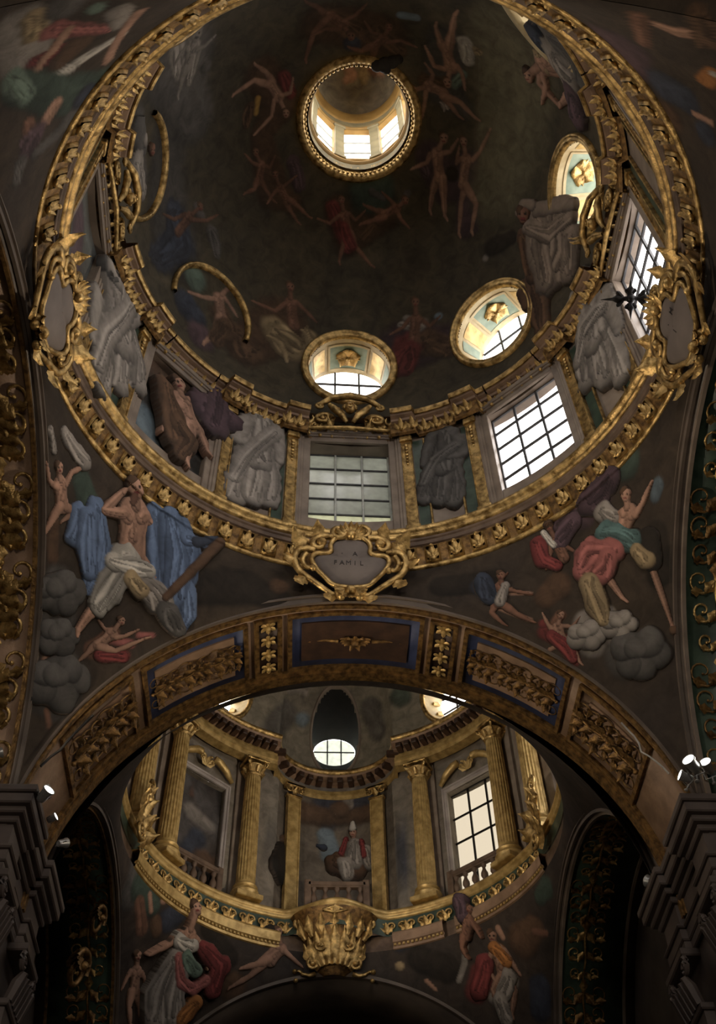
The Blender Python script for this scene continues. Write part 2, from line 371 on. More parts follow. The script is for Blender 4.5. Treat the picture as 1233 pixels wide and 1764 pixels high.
def seg_q(V, P, Rr):
    """smallest distance / radius to a stroke, position along it and side"""
    best = np.full(len(V), 1e9); tt = np.zeros(len(V)); rr = np.full(len(V), Rr[0]); off = np.zeros((len(V), 3))
    segs = [(0, 0)] if len(P) == 1 else [(i, i + 1) for i in range(len(P) - 1)]
    for i, j in segs:
        ab = P[j] - P[i]; L2 = ab @ ab + 1e-12
        t = np.clip(((V - P[i]) @ ab) / L2, 0, 1); c = P[i] + t[:, None] * ab; r = Rr[i] + (Rr[j] - Rr[i]) * t
        dv = V - c; q = np.sqrt((dv * dv).sum(1)) / r; m = q < best
        best[m] = q[m]; tt[m] = (i + t)[m]; rr[m] = r[m]; off[m] = dv[m]
    return best, tt, rr, off
def paint(V, C, res, soft=.35, H=None, hk=.5, step=0.0, sel=None, Q=None):
    for k, (key, P, Rr, mul) in enumerate(res):
        if sel is not None and not sel[k]: continue
        fold = key.endswith('*'); key = key.rstrip('*'); col = np.array(srgb(*PAL[key])) * mul
        c0 = P.mean(0); rad = np.linalg.norm(P - c0, axis=1).max() + Rr.max() * 1.6
        m = np.where(((V - c0) ** 2).sum(1) < rad * rad)[0]
        if not len(m): continue
        q, t, r, off = seg_q(V[m], P, Rr)
        q = q * (1 + (.13 if fold else .06) * np.sin(V[m] @ np.array([13., 9., 11.]) + k) * np.sin(V[m] @ np.array([-8., 12., 7.])))
        if Q is not None: Q[m] = np.minimum(Q[m], q)
        ins = q < 1; m = m[ins]; q, t, r, off = q[ins], t[ins], r[ins], off[ins]
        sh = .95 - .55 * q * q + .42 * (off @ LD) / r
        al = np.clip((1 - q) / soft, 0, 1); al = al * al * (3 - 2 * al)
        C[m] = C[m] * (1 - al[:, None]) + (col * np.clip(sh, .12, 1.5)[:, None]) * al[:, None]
        if H is not None:
            h = np.sqrt(np.maximum(1 - q * q, 0)) * r * hk
            H[m] = np.maximum(H[m], h + step * k)
    return C
def set_paint(me, C):
    at = me.color_attributes.new('paint', 'FLOAT_COLOR', 'POINT')
    at.data.foreach_set('color', np.concatenate([C, np.ones((len(C), 1))], 1).astype(np.float32).ravel())
def ground(V, cols, scale=.9, seed=0):
    """mottled ground of the painted vault: mixes a few pigments by slow waves over the surface"""
    rs = np.random.RandomState(seed); n = np.zeros(len(V))
    for i in range(9):
        k = rs.normal(size=3) * scale * (1 + i * .55); n += np.sin(V @ k + rs.rand() * 9) / (1 + i * .5)
    n = (n - n.min()) / (np.ptp(n) + 1e-9); cs = np.array([srgb(*c) for c in cols]); x = n * (len(cs) - 1)
    i = np.clip(x.astype(int), 0, len(cs) - 2); f = (x - i)[:, None]
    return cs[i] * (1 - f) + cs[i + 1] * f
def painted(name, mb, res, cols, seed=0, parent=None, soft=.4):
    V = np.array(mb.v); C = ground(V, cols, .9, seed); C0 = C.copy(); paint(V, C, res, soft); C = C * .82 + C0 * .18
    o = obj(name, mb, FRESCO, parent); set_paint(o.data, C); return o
PART = {'sk': 'body', 'sd': 'body'}
def figure(name, label, strokes, s, cat='relief figure', group=None, hk=.45, lift=0.02, step=2.0, parts=None):
    """a figure in low relief modelled out of the vault: a patch of the surface swollen along the strokes, body and drapery apart"""
    n0 = len(strokes); strokes = [(k[0], k[1], 1.0) if len(k) < 3 else k for k in strokes]; ex, pn = [], []
    for k, st in enumerate(strokes):
        e = expand([st], k + len(label)); ex += e; base = PART.get(st[0].rstrip('*'), 'drapery')
        if parts and k in parts: base = parts[k]
        pn += [base if base != 'body' else ('hair' if x[0] == 'br' else 'body') for x in e]
    if cat == 'cloud': pn = ['body'] * len(pn)
    res = []; pn2 = []
    for st, p in zip(ex, pn):
        r = resolve([st], s)
        if r: res += r; pn2.append(p)
    xs = [p[0] for st in ex for p in st[1]]; ys = [p[1] for st in ex for p in st[1]]
    rm = max(p[2] for st in ex for p in st[1]) * 1.2 + 4
    nx = int((max(xs) - min(xs) + 2 * rm) / step) + 1; ny = int((max(ys) - min(ys) + 2 * rm) / step) + 1
    V, N, idx = [], [], {}
    for i in range(nx):
        for j in range(ny):
            p, n = hit(min(xs) - rm + i * step, min(ys) - rm + j * step, s)
            if p is not None: idx[i, j] = len(V); V.append(p); N.append(n)
    V, N = np.array(V), np.array(N); G = np.zeros((nx + 2, ny + 2, 4)); ii = np.array([k[0] + 1 for k in idx]); jj = np.array([k[1] + 1 for k in idx])
    G[ii, jj, :3] = N; G[ii, jj, 3] = 1
    for _ in range(8):
        G2 = G.copy(); G2[1:-1, 1:-1] = G[1:-1, 1:-1] + G[:-2, 1:-1] + G[2:, 1:-1] + G[1:-1, :-2] + G[1:-1, 2:]; G[ii, jj] = G2[ii, jj] / np.maximum(G2[ii, jj, 3:4], 1e-6)
    N = G[ii, jj, :3]; N /= np.linalg.norm(N, axis=1)[:, None]
    names = list(dict.fromkeys(pn2)); root = None; objs = []
    for nm in names:
        H = np.full(len(V), -1.0); C = np.tile(np.array(srgb(70, 60, 52)), (len(V), 1))
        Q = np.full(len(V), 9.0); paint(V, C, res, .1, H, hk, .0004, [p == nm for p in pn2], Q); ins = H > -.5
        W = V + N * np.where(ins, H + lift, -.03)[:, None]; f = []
        for (i, j) in idx:
            q = [idx.get(k) for k in ((i, j), (i + 1, j), (i + 1, j + 1), (i, j + 1))]
            if None in q or not any(ins[k] for k in q): continue
            f.append(q)
        if not f: continue
        ids = sorted({k for q in f for k in q}); mp = {k: n for n, k in enumerate(ids)}
        mb = MB(); mb.f = [tuple(mp[k] for k in q) for q in f]; Cc = C[ids].copy(); insid = ins[ids]; nb = {}
        for q in mb.f:          # the rim takes the colour of its painted neighbour
            for a in q:
                if not insid[a]:
                    for b in q:
                        if insid[b]: nb[a] = b
        Wi = W[ids]; Qi = Q[ids]; Vi = V[ids]; Ni = N[ids]
        for a, b in nb.items():
            Cc[a] = Cc[b] * .75; f_ = min(.95, max(0.0, (Qi[a] - 1) / max(Qi[a] - Qi[b], 1e-3))); Wi[a] = Vi[a] * (1 - f_) + Vi[b] * f_ - Ni[a] * .03
        objs.append((nm, mb, Wi, Cc))
    if not objs: return None
    c = np.concatenate([o[2] for o in objs]).mean(0)
    if len(objs) > 1: root = thing(name, label, cat, Matrix.Translation(c), group)
    bod = None; objs.sort(key=lambda q: q[0] == 'hair')
    for nm, mb, W, Cc in objs:
        mb.v = [tuple(x) for x in (W - c)]
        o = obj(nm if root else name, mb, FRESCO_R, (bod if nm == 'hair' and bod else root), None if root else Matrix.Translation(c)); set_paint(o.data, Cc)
        if nm == 'body' and root: bod = o
        if not root: root = tag(o, label, cat, group)
    return root

# =================================================================== THE SHELL
XW = 6.7
mb = MB().box(-XW, XW, -13, 28, -.2, 0); struct(obj('floor', mb, FLOORM, smooth=False), 'pale marble church floor')
for s, nm in ((-1, 'left'), (1, 'right')):
    mb = MB().box(min(s * XW, s * (XW + .3)), max(s * XW, s * (XW + .3)), -13, 28, 0, 16.6)
    struct(obj('wall_' + nm, mb, DARKWALL, smooth=False), 'dark plaster side wall behind the arches, ' + nm)
struct(obj('wall_front', MB().box(-7, 7, 27.6, 28, 0, 16.6), DARKWALL, smooth=False), 'dark end wall of the apse')
struct(obj('wall_back', MB().box(-7, 7, -13.3, -13, 0, 16.6), DARKWALL, smooth=False), 'facade wall behind the visitor')
mb = MB()
def plate(cy, r, hy):
    P = []
    for i in range(97):
        a = 2 * PI * i / 96; s, c = math.sin(a), math.cos(a); k = min(7.2 / max(abs(s), 1e-6), hy / max(abs(c), 1e-6))
        P.append([(r * s, cy + r * c, 16.42), (k * s, cy + k * c, 16.42)])
    mb.grid(P)
plate(D1, 4.97, 6.122); plate(D2, 4.9, 6.122)
for y0, y1 in ((-13.2, D1 - 6.122), (D2 + 6.122, 28)): mb.add([(-7.2, y0, 16.42), (7.2, y0, 16.42), (7.2, y1, 16.42), (-7.2, y1, 16.42)], [(0, 1, 2, 3)])
struct(obj('ceiling', mb, DARKWALL, smooth=False), 'roof slab above the arches')
# nave vault over the visitor
for s, nm in ((-1, 'left'), (1, 'right')):
    mb = MB().box(min(s * A, s * XW), max(s * A, s * XW), -13, 2.68, 0, 10.6)
    struct(obj('wall_nave_' + nm, mb, DARKWALL, smooth=False), 'plain nave side wall, ' + nm)

# ---- big dome with its holes for the round windows
LUN = {0: 'open', 45: 'open', 90: 'open', 135: 'open', 180: 'open', -135: 'open', -45: 'blind', -90: 'blind'}  # the near left round window is opened to add light
LUN_Z, LUN_R = 22.3, .96
dome_fig = [
 ('br', [(450, 130, 40), (480, 180, 40), (450, 230, 26), (470, 330, 40), (500, 350, 24)], .8), ('br', [(580, 360, 30), (600, 420, 30), (660, 370, 36)], .7), ('pu', [(740, 270, 34), (770, 320, 40), (810, 290, 40), (805, 390, 26)], .75),
 ('gd', [(770, 80, 44), (760, 150, 40), (800, 190, 24)], .7), ('br', [(560, 40, 50), (660, 60, 50)], .7), ('br', [(480, 560, 60), (420, 600, 40)], .75), ('pu', [(700, 600, 60), (760, 590, 40)], .6), ('gd', [(330, 100, 44), (300, 420, 60)], .7),
 ('ol', [(890, 90, 95), (880, 250, 90), (860, 330, 70)], 1.3), ('ol', [(930, 30, 60)]), ('gd', [(300, 100, 60), (330, 200, 50)]), ('gk', [(640, 330, 50)]),  # olive strokes paint the brighter light on the dome's right side into the fresco
 ('bd*', [(300, 370, 26), (312, 420, 30), (275, 445, 24)]), ('gd', [(345, 372, 12), (338, 355, 8)]), ('gd*', [(365, 400, 14), (375, 440, 8)]),
 ('sd', [(400, 163, 5), (438, 138, 6), (460, 140, 7)]), ('sk', [(462, 140, 6), (442, 112, 4)]), ('rd*', [(488, 132, 14), (500, 160, 13)]), ('sk', [(466, 146, 12), (482, 168, 17), (474, 196, 14)]),
 ('sk', [(472, 196, 9), (440, 228, 5), (436, 250, 4)]), ('sd', [(490, 196, 9)]), ('ye', [(444, 170, 7), (440, 195, 6)]), ('br*', [(430, 185, 12), (425, 215, 9)]),
 ('sd', [(445, 258, 8), (452, 300, 10), (440, 328, 5), (425, 330, 5)]), ('sd', [(470, 296, 11), (482, 332, 10)]), ('sk', [(480, 342, 8), (512, 362, 9)]), ('pu*', [(505, 280, 16), (515, 320, 14)]),
 ('rd*', [(572, 356, 15), (590, 405, 17), (600, 430, 10)]), ('sd', [(592, 345, 9)]), ('sd', [(548, 378, 8), (566, 402, 8)]), ('sk', [(612, 380, 9), (606, 425, 8), (638, 456, 5)]),
 ('gd', [(640, 330, 8), (660, 342, 7)]), ('gd', [(702, 333, 8), (692, 350, 7)]), ('sk', [(655, 368, 9), (678, 362, 12), (694, 352, 6)]), ('br*', [(640, 392, 12), (625, 410, 9)]),
 ('sd', [(712, 288, 9), (744, 274, 9), (757, 242, 6)]), ('sk', [(748, 262, 12), (757, 305, 14), (762, 345, 8)]), ('sd', [(775, 250, 8), (782, 270, 8)]), ('dk', [(778, 300, 16)]),
 ('sk', [(797, 250, 6), (803, 285, 8), (795, 325, 9)]), ('sk', [(792, 340, 10), (818, 355, 8), (812, 400, 8)]), ('sd', [(792, 400, 12), (808, 408, 10)]),
 ('sk', [(826, 258, 15), (842, 226, 5)]), ('sk', [(816, 300, 8), (806, 330, 7)]), ('sd', [(762, 240, 9)]), ('pu*', [(735, 300, 10), (728, 285, 8)]),
 ('sk', [(769, 84, 14), (776, 118, 17)]), ('sk', [(762, 76, 8), (752, 50, 6)]), ('sk', [(776, 56, 8), (782, 26, 4)]), ('wh*', [(800, 74, 16), (806, 102, 14)]), ('tn*', [(820, 88, 9), (826, 90, 7)]), ('gn*', [(797, 128, 10), (784, 146, 10)]),
 ('sk', [(734, 84, 5), (748, 114, 6), (772, 126, 9)]), ('br*', [(730, 138, 14), (756, 148, 17)]), ('sk', [(768, 164, 9), (790, 175, 10), (818, 202, 5)]), ('sd', [(732, 168, 6), (728, 196, 5)]), ('sd', [(712, 155, 10)]), ('gr*', [(766, 182, 9)]),
 ('br*', [(565, 30, 26), (620, 60, 24)]), ('sd', [(542, 58, 8), (527, 76, 5), (526, 102, 4)]), ('sd', [(590, 25, 14), (610, 10, 14)]), ('bd', [(606, 75, 18)]), ('sd', [(600, 62, 9)]), ('br*', [(652, 58, 24), (690, 88, 14)]), ('sd', [(668, 50, 8), (690, 70, 7), (712, 80, 5)]), ('sb', [(690, 26, 9), (716, 30, 9)]),
 ('gr*', [(332, 56, 8), (338, 92, 11), (326, 142, 7)]), ('gr*', [(304, 72, 15), (308, 128, 11)]), ('sd', [(350, 82, 8), (366, 66, 8)]), ('gd', [(355, 115, 12)]),
 ('sd', [(500, 494, 9)]), ('sk', [(486, 518, 9), (508, 530, 13)]), ('sd', [(438, 520, 6), (480, 536, 6)]), ('tn*', [(470, 565, 26), (502, 600, 28)]), ('tn*', [(532, 580, 16)]), ('br*', [(410, 580, 24), (430, 610, 22)]), ('sd', [(390, 600, 12)]),
 ('rd*', [(702, 598, 32), (688, 632, 26)]), ('br*', [(736, 590, 30), (770, 600, 22)]), ('sd', [(715, 520, 10)]), ('gr*', [(700, 548, 8), (722, 560, 16), (690, 560, 8)]), ('sk', [(742, 628, 8), (725, 648, 7)]), ('sb', [(755, 545, 9)]),
 ('sd', [(800, 440, 12)]), ('gr', [(836, 445, 7)]), ('sd', [(816, 432, 8), (825, 440, 6)]), ('sk', [(850, 462, 8), (885, 470, 8)]), ('dk', [(850, 425, 20), (880, 410, 14)]),
 ('gn', [(335, 480, 24)]), ('bd', [(320, 525, 26), (335, 545, 24)]), ('sk', [(345, 508, 8), (372, 512, 14), (390, 500, 7)]), ('br*', [(380, 540, 22), (390, 570, 22)]), ('pu', [(345, 580, 26)]),
 ('gd', [(232, 215, 22), (240, 300, 24)]),
]
dome_fig = [f for f in dome_fig if f[0] not in ('sk', 'sd')]
for a in (((492, 195), (480, 168), (466, 144), [[(468, 200), (440, 230)], [(500, 160), (504, 138)]], [[(438, 138), (402, 163)], [(458, 124), (440, 112)]], 9, 'sk', .95),
 ((440, 262), (450, 285), (446, 312), [[(434, 280), (424, 268)], [(464, 290), (472, 272)]], [[(438, 326), (422, 333)], [(458, 328), (470, 345)]], 8, 'sd', 1.1), ((474, 300), (482, 325), (495, 346), [[(470, 335), (462, 348)], [(496, 315), (508, 305)]], [[(514, 356), (530, 372)], [(502, 366), (512, 382)]], 8, 'sd', 1.2),
 ((588, 344), (592, 370), (600, 402), [[(568, 385), (550, 378)], [(612, 380), (626, 366)]], [[(612, 425), (638, 456)], [(590, 425), (584, 450)]], 8.5, 'sd', 1.2), ((698, 345), (682, 360), (660, 370), [[(690, 378), (702, 390)], [(672, 345), (660, 333)]], [[(642, 380), (622, 386)], [(646, 362), (628, 354)]], 9, 'sd', 1.25),
 ((764, 238), (752, 265), (757, 308), [[(735, 280), (712, 290)], [(775, 262), (786, 244)]], [[(764, 345), (766, 372)], [(744, 335), (740, 362)]], 11, 'sk', .9), ((798, 244), (803, 275), (797, 318), [[(826, 262), (843, 226)], [(786, 282), (790, 256)]], [[(820, 352), (812, 398)], [(794, 348), (790, 402)]], 10, 'sk', .9),
 ((770, 142), (776, 116), (768, 82), [[(748, 114), (734, 84)], [(796, 128), (800, 150)]], [[(778, 54), (783, 26)], [(756, 66), (750, 46)]], 11, 'sk', 1.0), ((712, 156), (738, 148), (764, 160), [[(732, 174), (728, 198)], [(746, 128), (734, 112)]], [[(792, 176), (818, 203)], [(776, 182), (790, 200)]], 10, 'sk', .8),
 ((604, 62), (590, 42), (568, 26), [[(560, 50), (540, 60)], [(612, 26), (628, 10)]], [[(540, 56), (526, 102)], [(550, 14), (528, 4)]], 10, 'sd', 1.0), ((670, 46), (660, 66), (642, 82), [[(690, 70), (714, 80)], [(640, 56), (630, 40)]], [[(622, 88), (602, 82)], [(642, 98), (652, 108)]], 9, 'sd', 1.0),
 ((500, 494), (500, 522), (506, 560), [[(474, 536), (438, 520)], [(526, 536), (542, 552)]], [], 10, 'sd', 1.15), ((715, 520), (716, 550), (712, 588), [[(694, 564), (676, 574)], [(740, 562), (754, 548)]], [], 10, 'sd', 1.0), ((396, 494), (376, 513), (382, 546), [[(350, 512), (328, 504)], [(396, 526), (406, 542)]], [[(370, 575), (352, 590)]], 9, 'sk', .9),
 ((338, 58), (330, 84), (322, 120), [[(352, 80), (368, 64)], [(312, 90), (302, 110)]], [[(312, 145), (306, 165)]], 9, 'gr', .8), ((345, 356), (326, 374), (306, 400), [[(356, 380), (372, 372)], [(300, 378), (284, 370)]], [], 8, 'sd', .8)):
    dome_fig += body(*a)
dome_fig += [('rd*', [(592, 392, 13), (606, 425, 11)], .9), ('tn*', [(474, 575, 24), (505, 605, 26)], .8), ('rd*', [(700, 605, 28), (690, 634, 22)], .8), ('br*', [(386, 560, 16), (372, 585, 16)], .9), ('wh*', [(802, 78, 13), (806, 104, 12)], .9)]
NPH, NT = 840, 240
phs = [2 * PI * i / NPH for i in range(NPH)]; ts = lin(0, 1, NT)
def in_lun(phi, z, r, open_only=True):
    for k, st in LUN.items():
        if open_only and st != 'open': continue
        d = (phi - (R_(k) + AZ0) + PI) % (2 * PI) - PI
        if abs(d) < .6 and (DOME_R * .95 * math.sin(d)) ** 2 + (z - LUN_Z) ** 2 < r * r: return True
    return False
P = quad_grid(dome_p, phs, ts)
zs = [P[0][j][2] for j in range(NT)]
mb = MB().grid(P, cu=True, skip=lambda i, j: zs[j] < 23.5 and in_lun(phs[i] + PI / NPH, (zs[j] + zs[min(j + 1, NT - 1)]) / 2, LUN_R - .04))
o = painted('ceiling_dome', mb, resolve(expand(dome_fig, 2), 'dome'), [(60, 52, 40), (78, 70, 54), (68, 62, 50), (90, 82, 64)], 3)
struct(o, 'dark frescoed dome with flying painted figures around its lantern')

# ---- lantern
mb = MB(); LR = 1.13; n = 64; lz = [25.9, 26.45, 28.5, 29.2]
lw = R_(16)
P = []
phl = []
for k in range(8):
    c = R_(45 * k + 1.5)
    phl += [c - lw] + lin(c - lw, c + lw, 5)[1:-1] + [c + lw] + lin(c + lw, c + R_(45) - lw, 5)[1:-1]
P = [[az(p, LR, z) for z in lz] for p in phl]
mb.grid(P, cu=True, skip=lambda i, j: j == 1 and (i % 8) < 4)
LANT = noise_mat('lantern_stucco', srgb(124, 116, 88), srgb(152, 140, 106), 3.0, .6, 0, .1, 25.0); LANT_G = noise_mat('lantern_gilt', srgb(140, 108, 56), srgb(168, 134, 74), 3.0, .6, .1, .1, 25.0)
lan = struct(obj('wall_lantern', mb, LANT), 'cream stucco lantern drum above the dome')
mb = MB().lathe([(LR + .02, 29.2), (LR - .04, 29.25), (LR - .03, 29.34), (LR - .07, 29.42), (LR - .06, 29.52), (LR - .1, 29.6), (LR, 29.7)], 64, ctr=(0, D1)); obj('cornice', mb, LANT_G, lan)
mb = MB().lathe([(LR + .02, 28.62), (LR - .05, 28.66), (LR - .05, 28.74), (LR + .02, 28.8)], 64, ctr=(0, D1)); obj('moulding', mb, LANT_G, lan)
mb = MB().lathe([(LR + .02, 26.2), (LR - .06, 26.24), (LR - .06, 26.32), (LR + .02, 26.36)], 64, ctr=(0, D1)); obj('moulding', mb, LANT_G, lan)
for k in range(8):
    c = R_(45 * k + 22.5 + 1.5); M = wall_frame(c, LR, 27.5)
    if k == 0:
        b = MB().box(-.12, .12, -1.1, 1.1, 0, .05, .01).box(-.15, .15, 1.0, 1.12, 0, .08, .01).box(-.15, .15, -1.12, -1.0, 0, .08, .01)
        pm = b.mesh('pilaster', LANT, False)
    link('pilaster', pm, lan, M)
mb = MB().lathe([(LR + .05, 29.65), (LR * .96, 30.0), (LR * .75, 30.5), (LR * .4, 30.8), (0.02, 30.9)], 64, ctr=(0, D1))
V = np.array(mb.v)
mb = MB().grid([[(r * math.sin(a), D1 + r * math.cos(a), z) for r, z in [(LR * math.cos(t) * 1.02, 29.66 + 1.2 * math.sin(t)) for t in lin(0, PI / 2, 26)]] for a in lin(0, 2 * PI, 81)])
V = np.array(mb.v); C = ground(V, [(136, 126, 104), (110, 100, 86), (150, 140, 116)], 2.2, 5)
rs = np.random.RandomState(4); res = []
for i in range(14):
    a = rs.rand() * 2 * PI; r = rs.rand() * .75; c0 = np.array([r * math.sin(a), D1 + r * math.cos(a), 30.6]); d = rs.normal(size=3) * .14; d[2] = 0
    res.append((('sk', 'tn*', 'gr*', 'sd')[i % 4], np.array([c0, c0 + d]), np.array([.16, .11]) * (1 + .3 * rs.rand()), 1.0))
VV = V.copy(); VV[:, 2] = 30.6; paint(VV, C, res, .5)
o = obj('ceiling_lantern', mb, FRESCO); set_paint(o.data, C); struct(o, 'small frescoed cap closing the lantern')
# lantern ring: moulding and beads
ring = struct(obj('trim_1', MB().lathe([(OC_R + .14, 25.78), (OC_R + .06, 25.70), (OC_R - .02, 25.74), (OC_R - .04, 25.84), (OC_R - .09, 25.9), (OC_R - .13, 25.98), (OC_R - .13, 26.06)], 96, ctr=(0, D1)), GOLD, None), 'gilt ring around the lantern opening')
bm_ = MB().ball((0, 0, 0), .034, 7, 5, (1.15, 1, 1)).mesh('bead', GOLD)
NB = 72
for i in range(NB):
    a = 2 * PI * i / NB; link('bead', bm_, ring, Matrix.Translation(az(a, OC_R - .07, 25.78)) @ Matrix.Rotation(-a, 4, 'Z'))

# ---- windows ------------------------------------------------------
WN = [0]
def clip_poly(poly, r, c=(0, 0), n=40, sx=1.0):
    out = poly
    for i in range(n):
        a = 2 * PI * (i + .5) / n; nx, ny = math.cos(a) / sx, math.sin(a); new = []
        f = lambda p: (p[0] - c[0]) * nx + (p[1] - c[1]) * ny - r
        for k in range(len(out)):
            p, q = out[k - 1], out[k]; fp, fq = f(p), f(q)
            if (fp > 0) != (fq > 0): t = fp / (fp - fq); new.append((p[0] + (q[0] - p[0]) * t, p[1] + (q[1] - p[1]) * t))
            if fq <= 0: new.append(q)
        out = new
        if len(out) < 3: return []
    return out
def window(label, M, w, h, nc, nr, glass, bar, barh=None, circ=None, bw=.035, portal=True, glass_row=None, sx=1.0):
    """glazing in the plane of M: panes one by one, upright and cross bars"""
    WN[0] += 1
    root = struct(link('window_%d' % WN[0], None, None, M), label)
    for i in range(nc):
        for j in range(nr):
            x0, x1 = -w / 2 + w * i / nc, -w / 2 + w * (i + 1) / nc; y0, y1 = -h / 2 + h * j / nr, -h / 2 + h * (j + 1) / nr
            poly = [(x0, y0), (x1, y0), (x1, y1), (x0, y1)]
            if circ: poly = clip_poly(poly, circ, sx=sx)
            if len(poly) < 3: continue
            k = len(poly); b = MB().add([(x, y, z) for z in (0, .012) for x, y in poly], [tuple(range(k - 1, -1, -1)), tuple(range(k, 2 * k))] + [(a, (a + 1) % k, k + (a + 1) % k, k + a) for a in range(k)])
            obj('pane', b, glass_row[j] if glass_row and j in glass_row else glass, root, smooth=False)
    ext = lambda x: math.sqrt(max(circ * circ - (x / sx) ** 2, 0)) if circ else h / 2
    exw = lambda y: sx * math.sqrt(max(circ * circ - y * y, 0)) if circ else w / 2
    for i in range(nc + 1 if not circ else nc):
        if circ and i == 0: continue
        x = -w / 2 + w * i / nc; e = ext(x)
        if e > .05: obj('upright_bar', MB().box(x - bw / 2, x + bw / 2, -e, e, -.01, .045, .006), bar, root, smooth=False)
    for j in range(nr + 1 if not circ else nr):
        if circ and j == 0: continue
        y = -h / 2 + h * j / nr; e = exw(y)
        if e > .05: obj('cross_bar', MB().box(-e, e, y - bw / 2, y + bw / 2, -.005, .04, .006), barh or bar, root, smooth=False)
    if portal:
        l = bpy.data.lights.new('window_portal', 'AREA'); l.shape = 'RECTANGLE'; l.size, l.size_y = w, h; l.cycles.is_portal = True
        po = bpy.data.objects.new('window_portal', l); COL.objects.link(po)
        po.matrix_world = M @ Matrix.Translation((0, 0, -.05)) @ Matrix.Rotation(PI, 4, 'X') @ Matrix.Rotation(PI, 4, 'X')
        po.matrix_world = M @ Matrix.Translation((0, 0, -.06)) @ Matrix.Rotation(PI, 4, 'Y')
    return root
for k in range(8):
    M = wall_frame(R_(45 * k + 1.5), LR + .06, 27.47)
    ww = 2 * (LR + .06) * math.sin(lw) + .04
    r = window('bright lantern window number %d counted sunwise from the altar side' % (k + 1), M, ww, 2.12, 1, 3, GLASS, PALEBAR, bw=.012)
    e = ww / 2 - .02
    obj('frame', MB().box(-e - .05, -e, -1.08, 1.08, 0, .12).box(e, e + .05, -1.08, 1.08, 0, .12).box(-e, e, 1.0, 1.08, 0, .12).box(-e, e, -1.08, -1.0, 0, .12), LANT_G, r, smooth=False)

# ---- drum wall with eight bays
HWA = R_(9.6); WZ0, WZ1 = 17.42, 19.92
bay = lin(-R_(22.5), -HWA, 7)[:-1] + lin(-HWA, HWA, 7)[:-1] + lin(HWA, R_(22.5), 7)[:-1]
phd = [R_(45 * k) + AZ0 + b for k in range(8) for b in bay]
zd = [16.9, WZ0] + lin(WZ0, WZ1, 4)[1:] + [20.3, 20.62]
mb = MB().grid([[az(p, DRUM_R, z) for z in zd] for p in phd], cu=True, skip=lambda i, j: 6 <= (i % 18) < 12 and 1 <= j <= 3)
for k in range(8):     # reveals of the window openings
    c = R_(45 * k) + AZ0
    pts = [(c - HWA, WZ0), (c - HWA, WZ1), (c + HWA, WZ1), (c + HWA, WZ0)]
    for q in range(4):
        (p0, z0), (p1, z1) = pts[q], pts[(q + 1) % 4]; m = 7 if q in (1, 3) else 2
        mb.grid([[az(p0 + (p1 - p0) * i / (m - 1), r, z0 + (z1 - z0) * i / (m - 1)) for r in (DRUM_R, 5.06)] for i in range(m)])
drum = struct(obj('wall_drum', mb, STONE), 'grey drum wall carrying the dome, pierced by tall windows')
drum_open = {0: 'frosted', 45: 'clear', 90: 'clear', 135: 'clear', 180: 'clear', -135: 'clear'}  # the near left window is unseen, opened to light the right side
HW = DRUM_R * math.sin(HWA)
names = {0: 'tall frosted window with pale bars above the front cartouche', 45: 'tall bright window with leaded panes beside the front window, on the daylight side',
         90: 'tall bright drum window half hidden behind the side cartouche and iron star', 135: 'tall bright drum window on the near daylight side', 180: 'tall drum window above the nave arch', -135: 'tall unseen drum window opened for light on the near shaded side'}
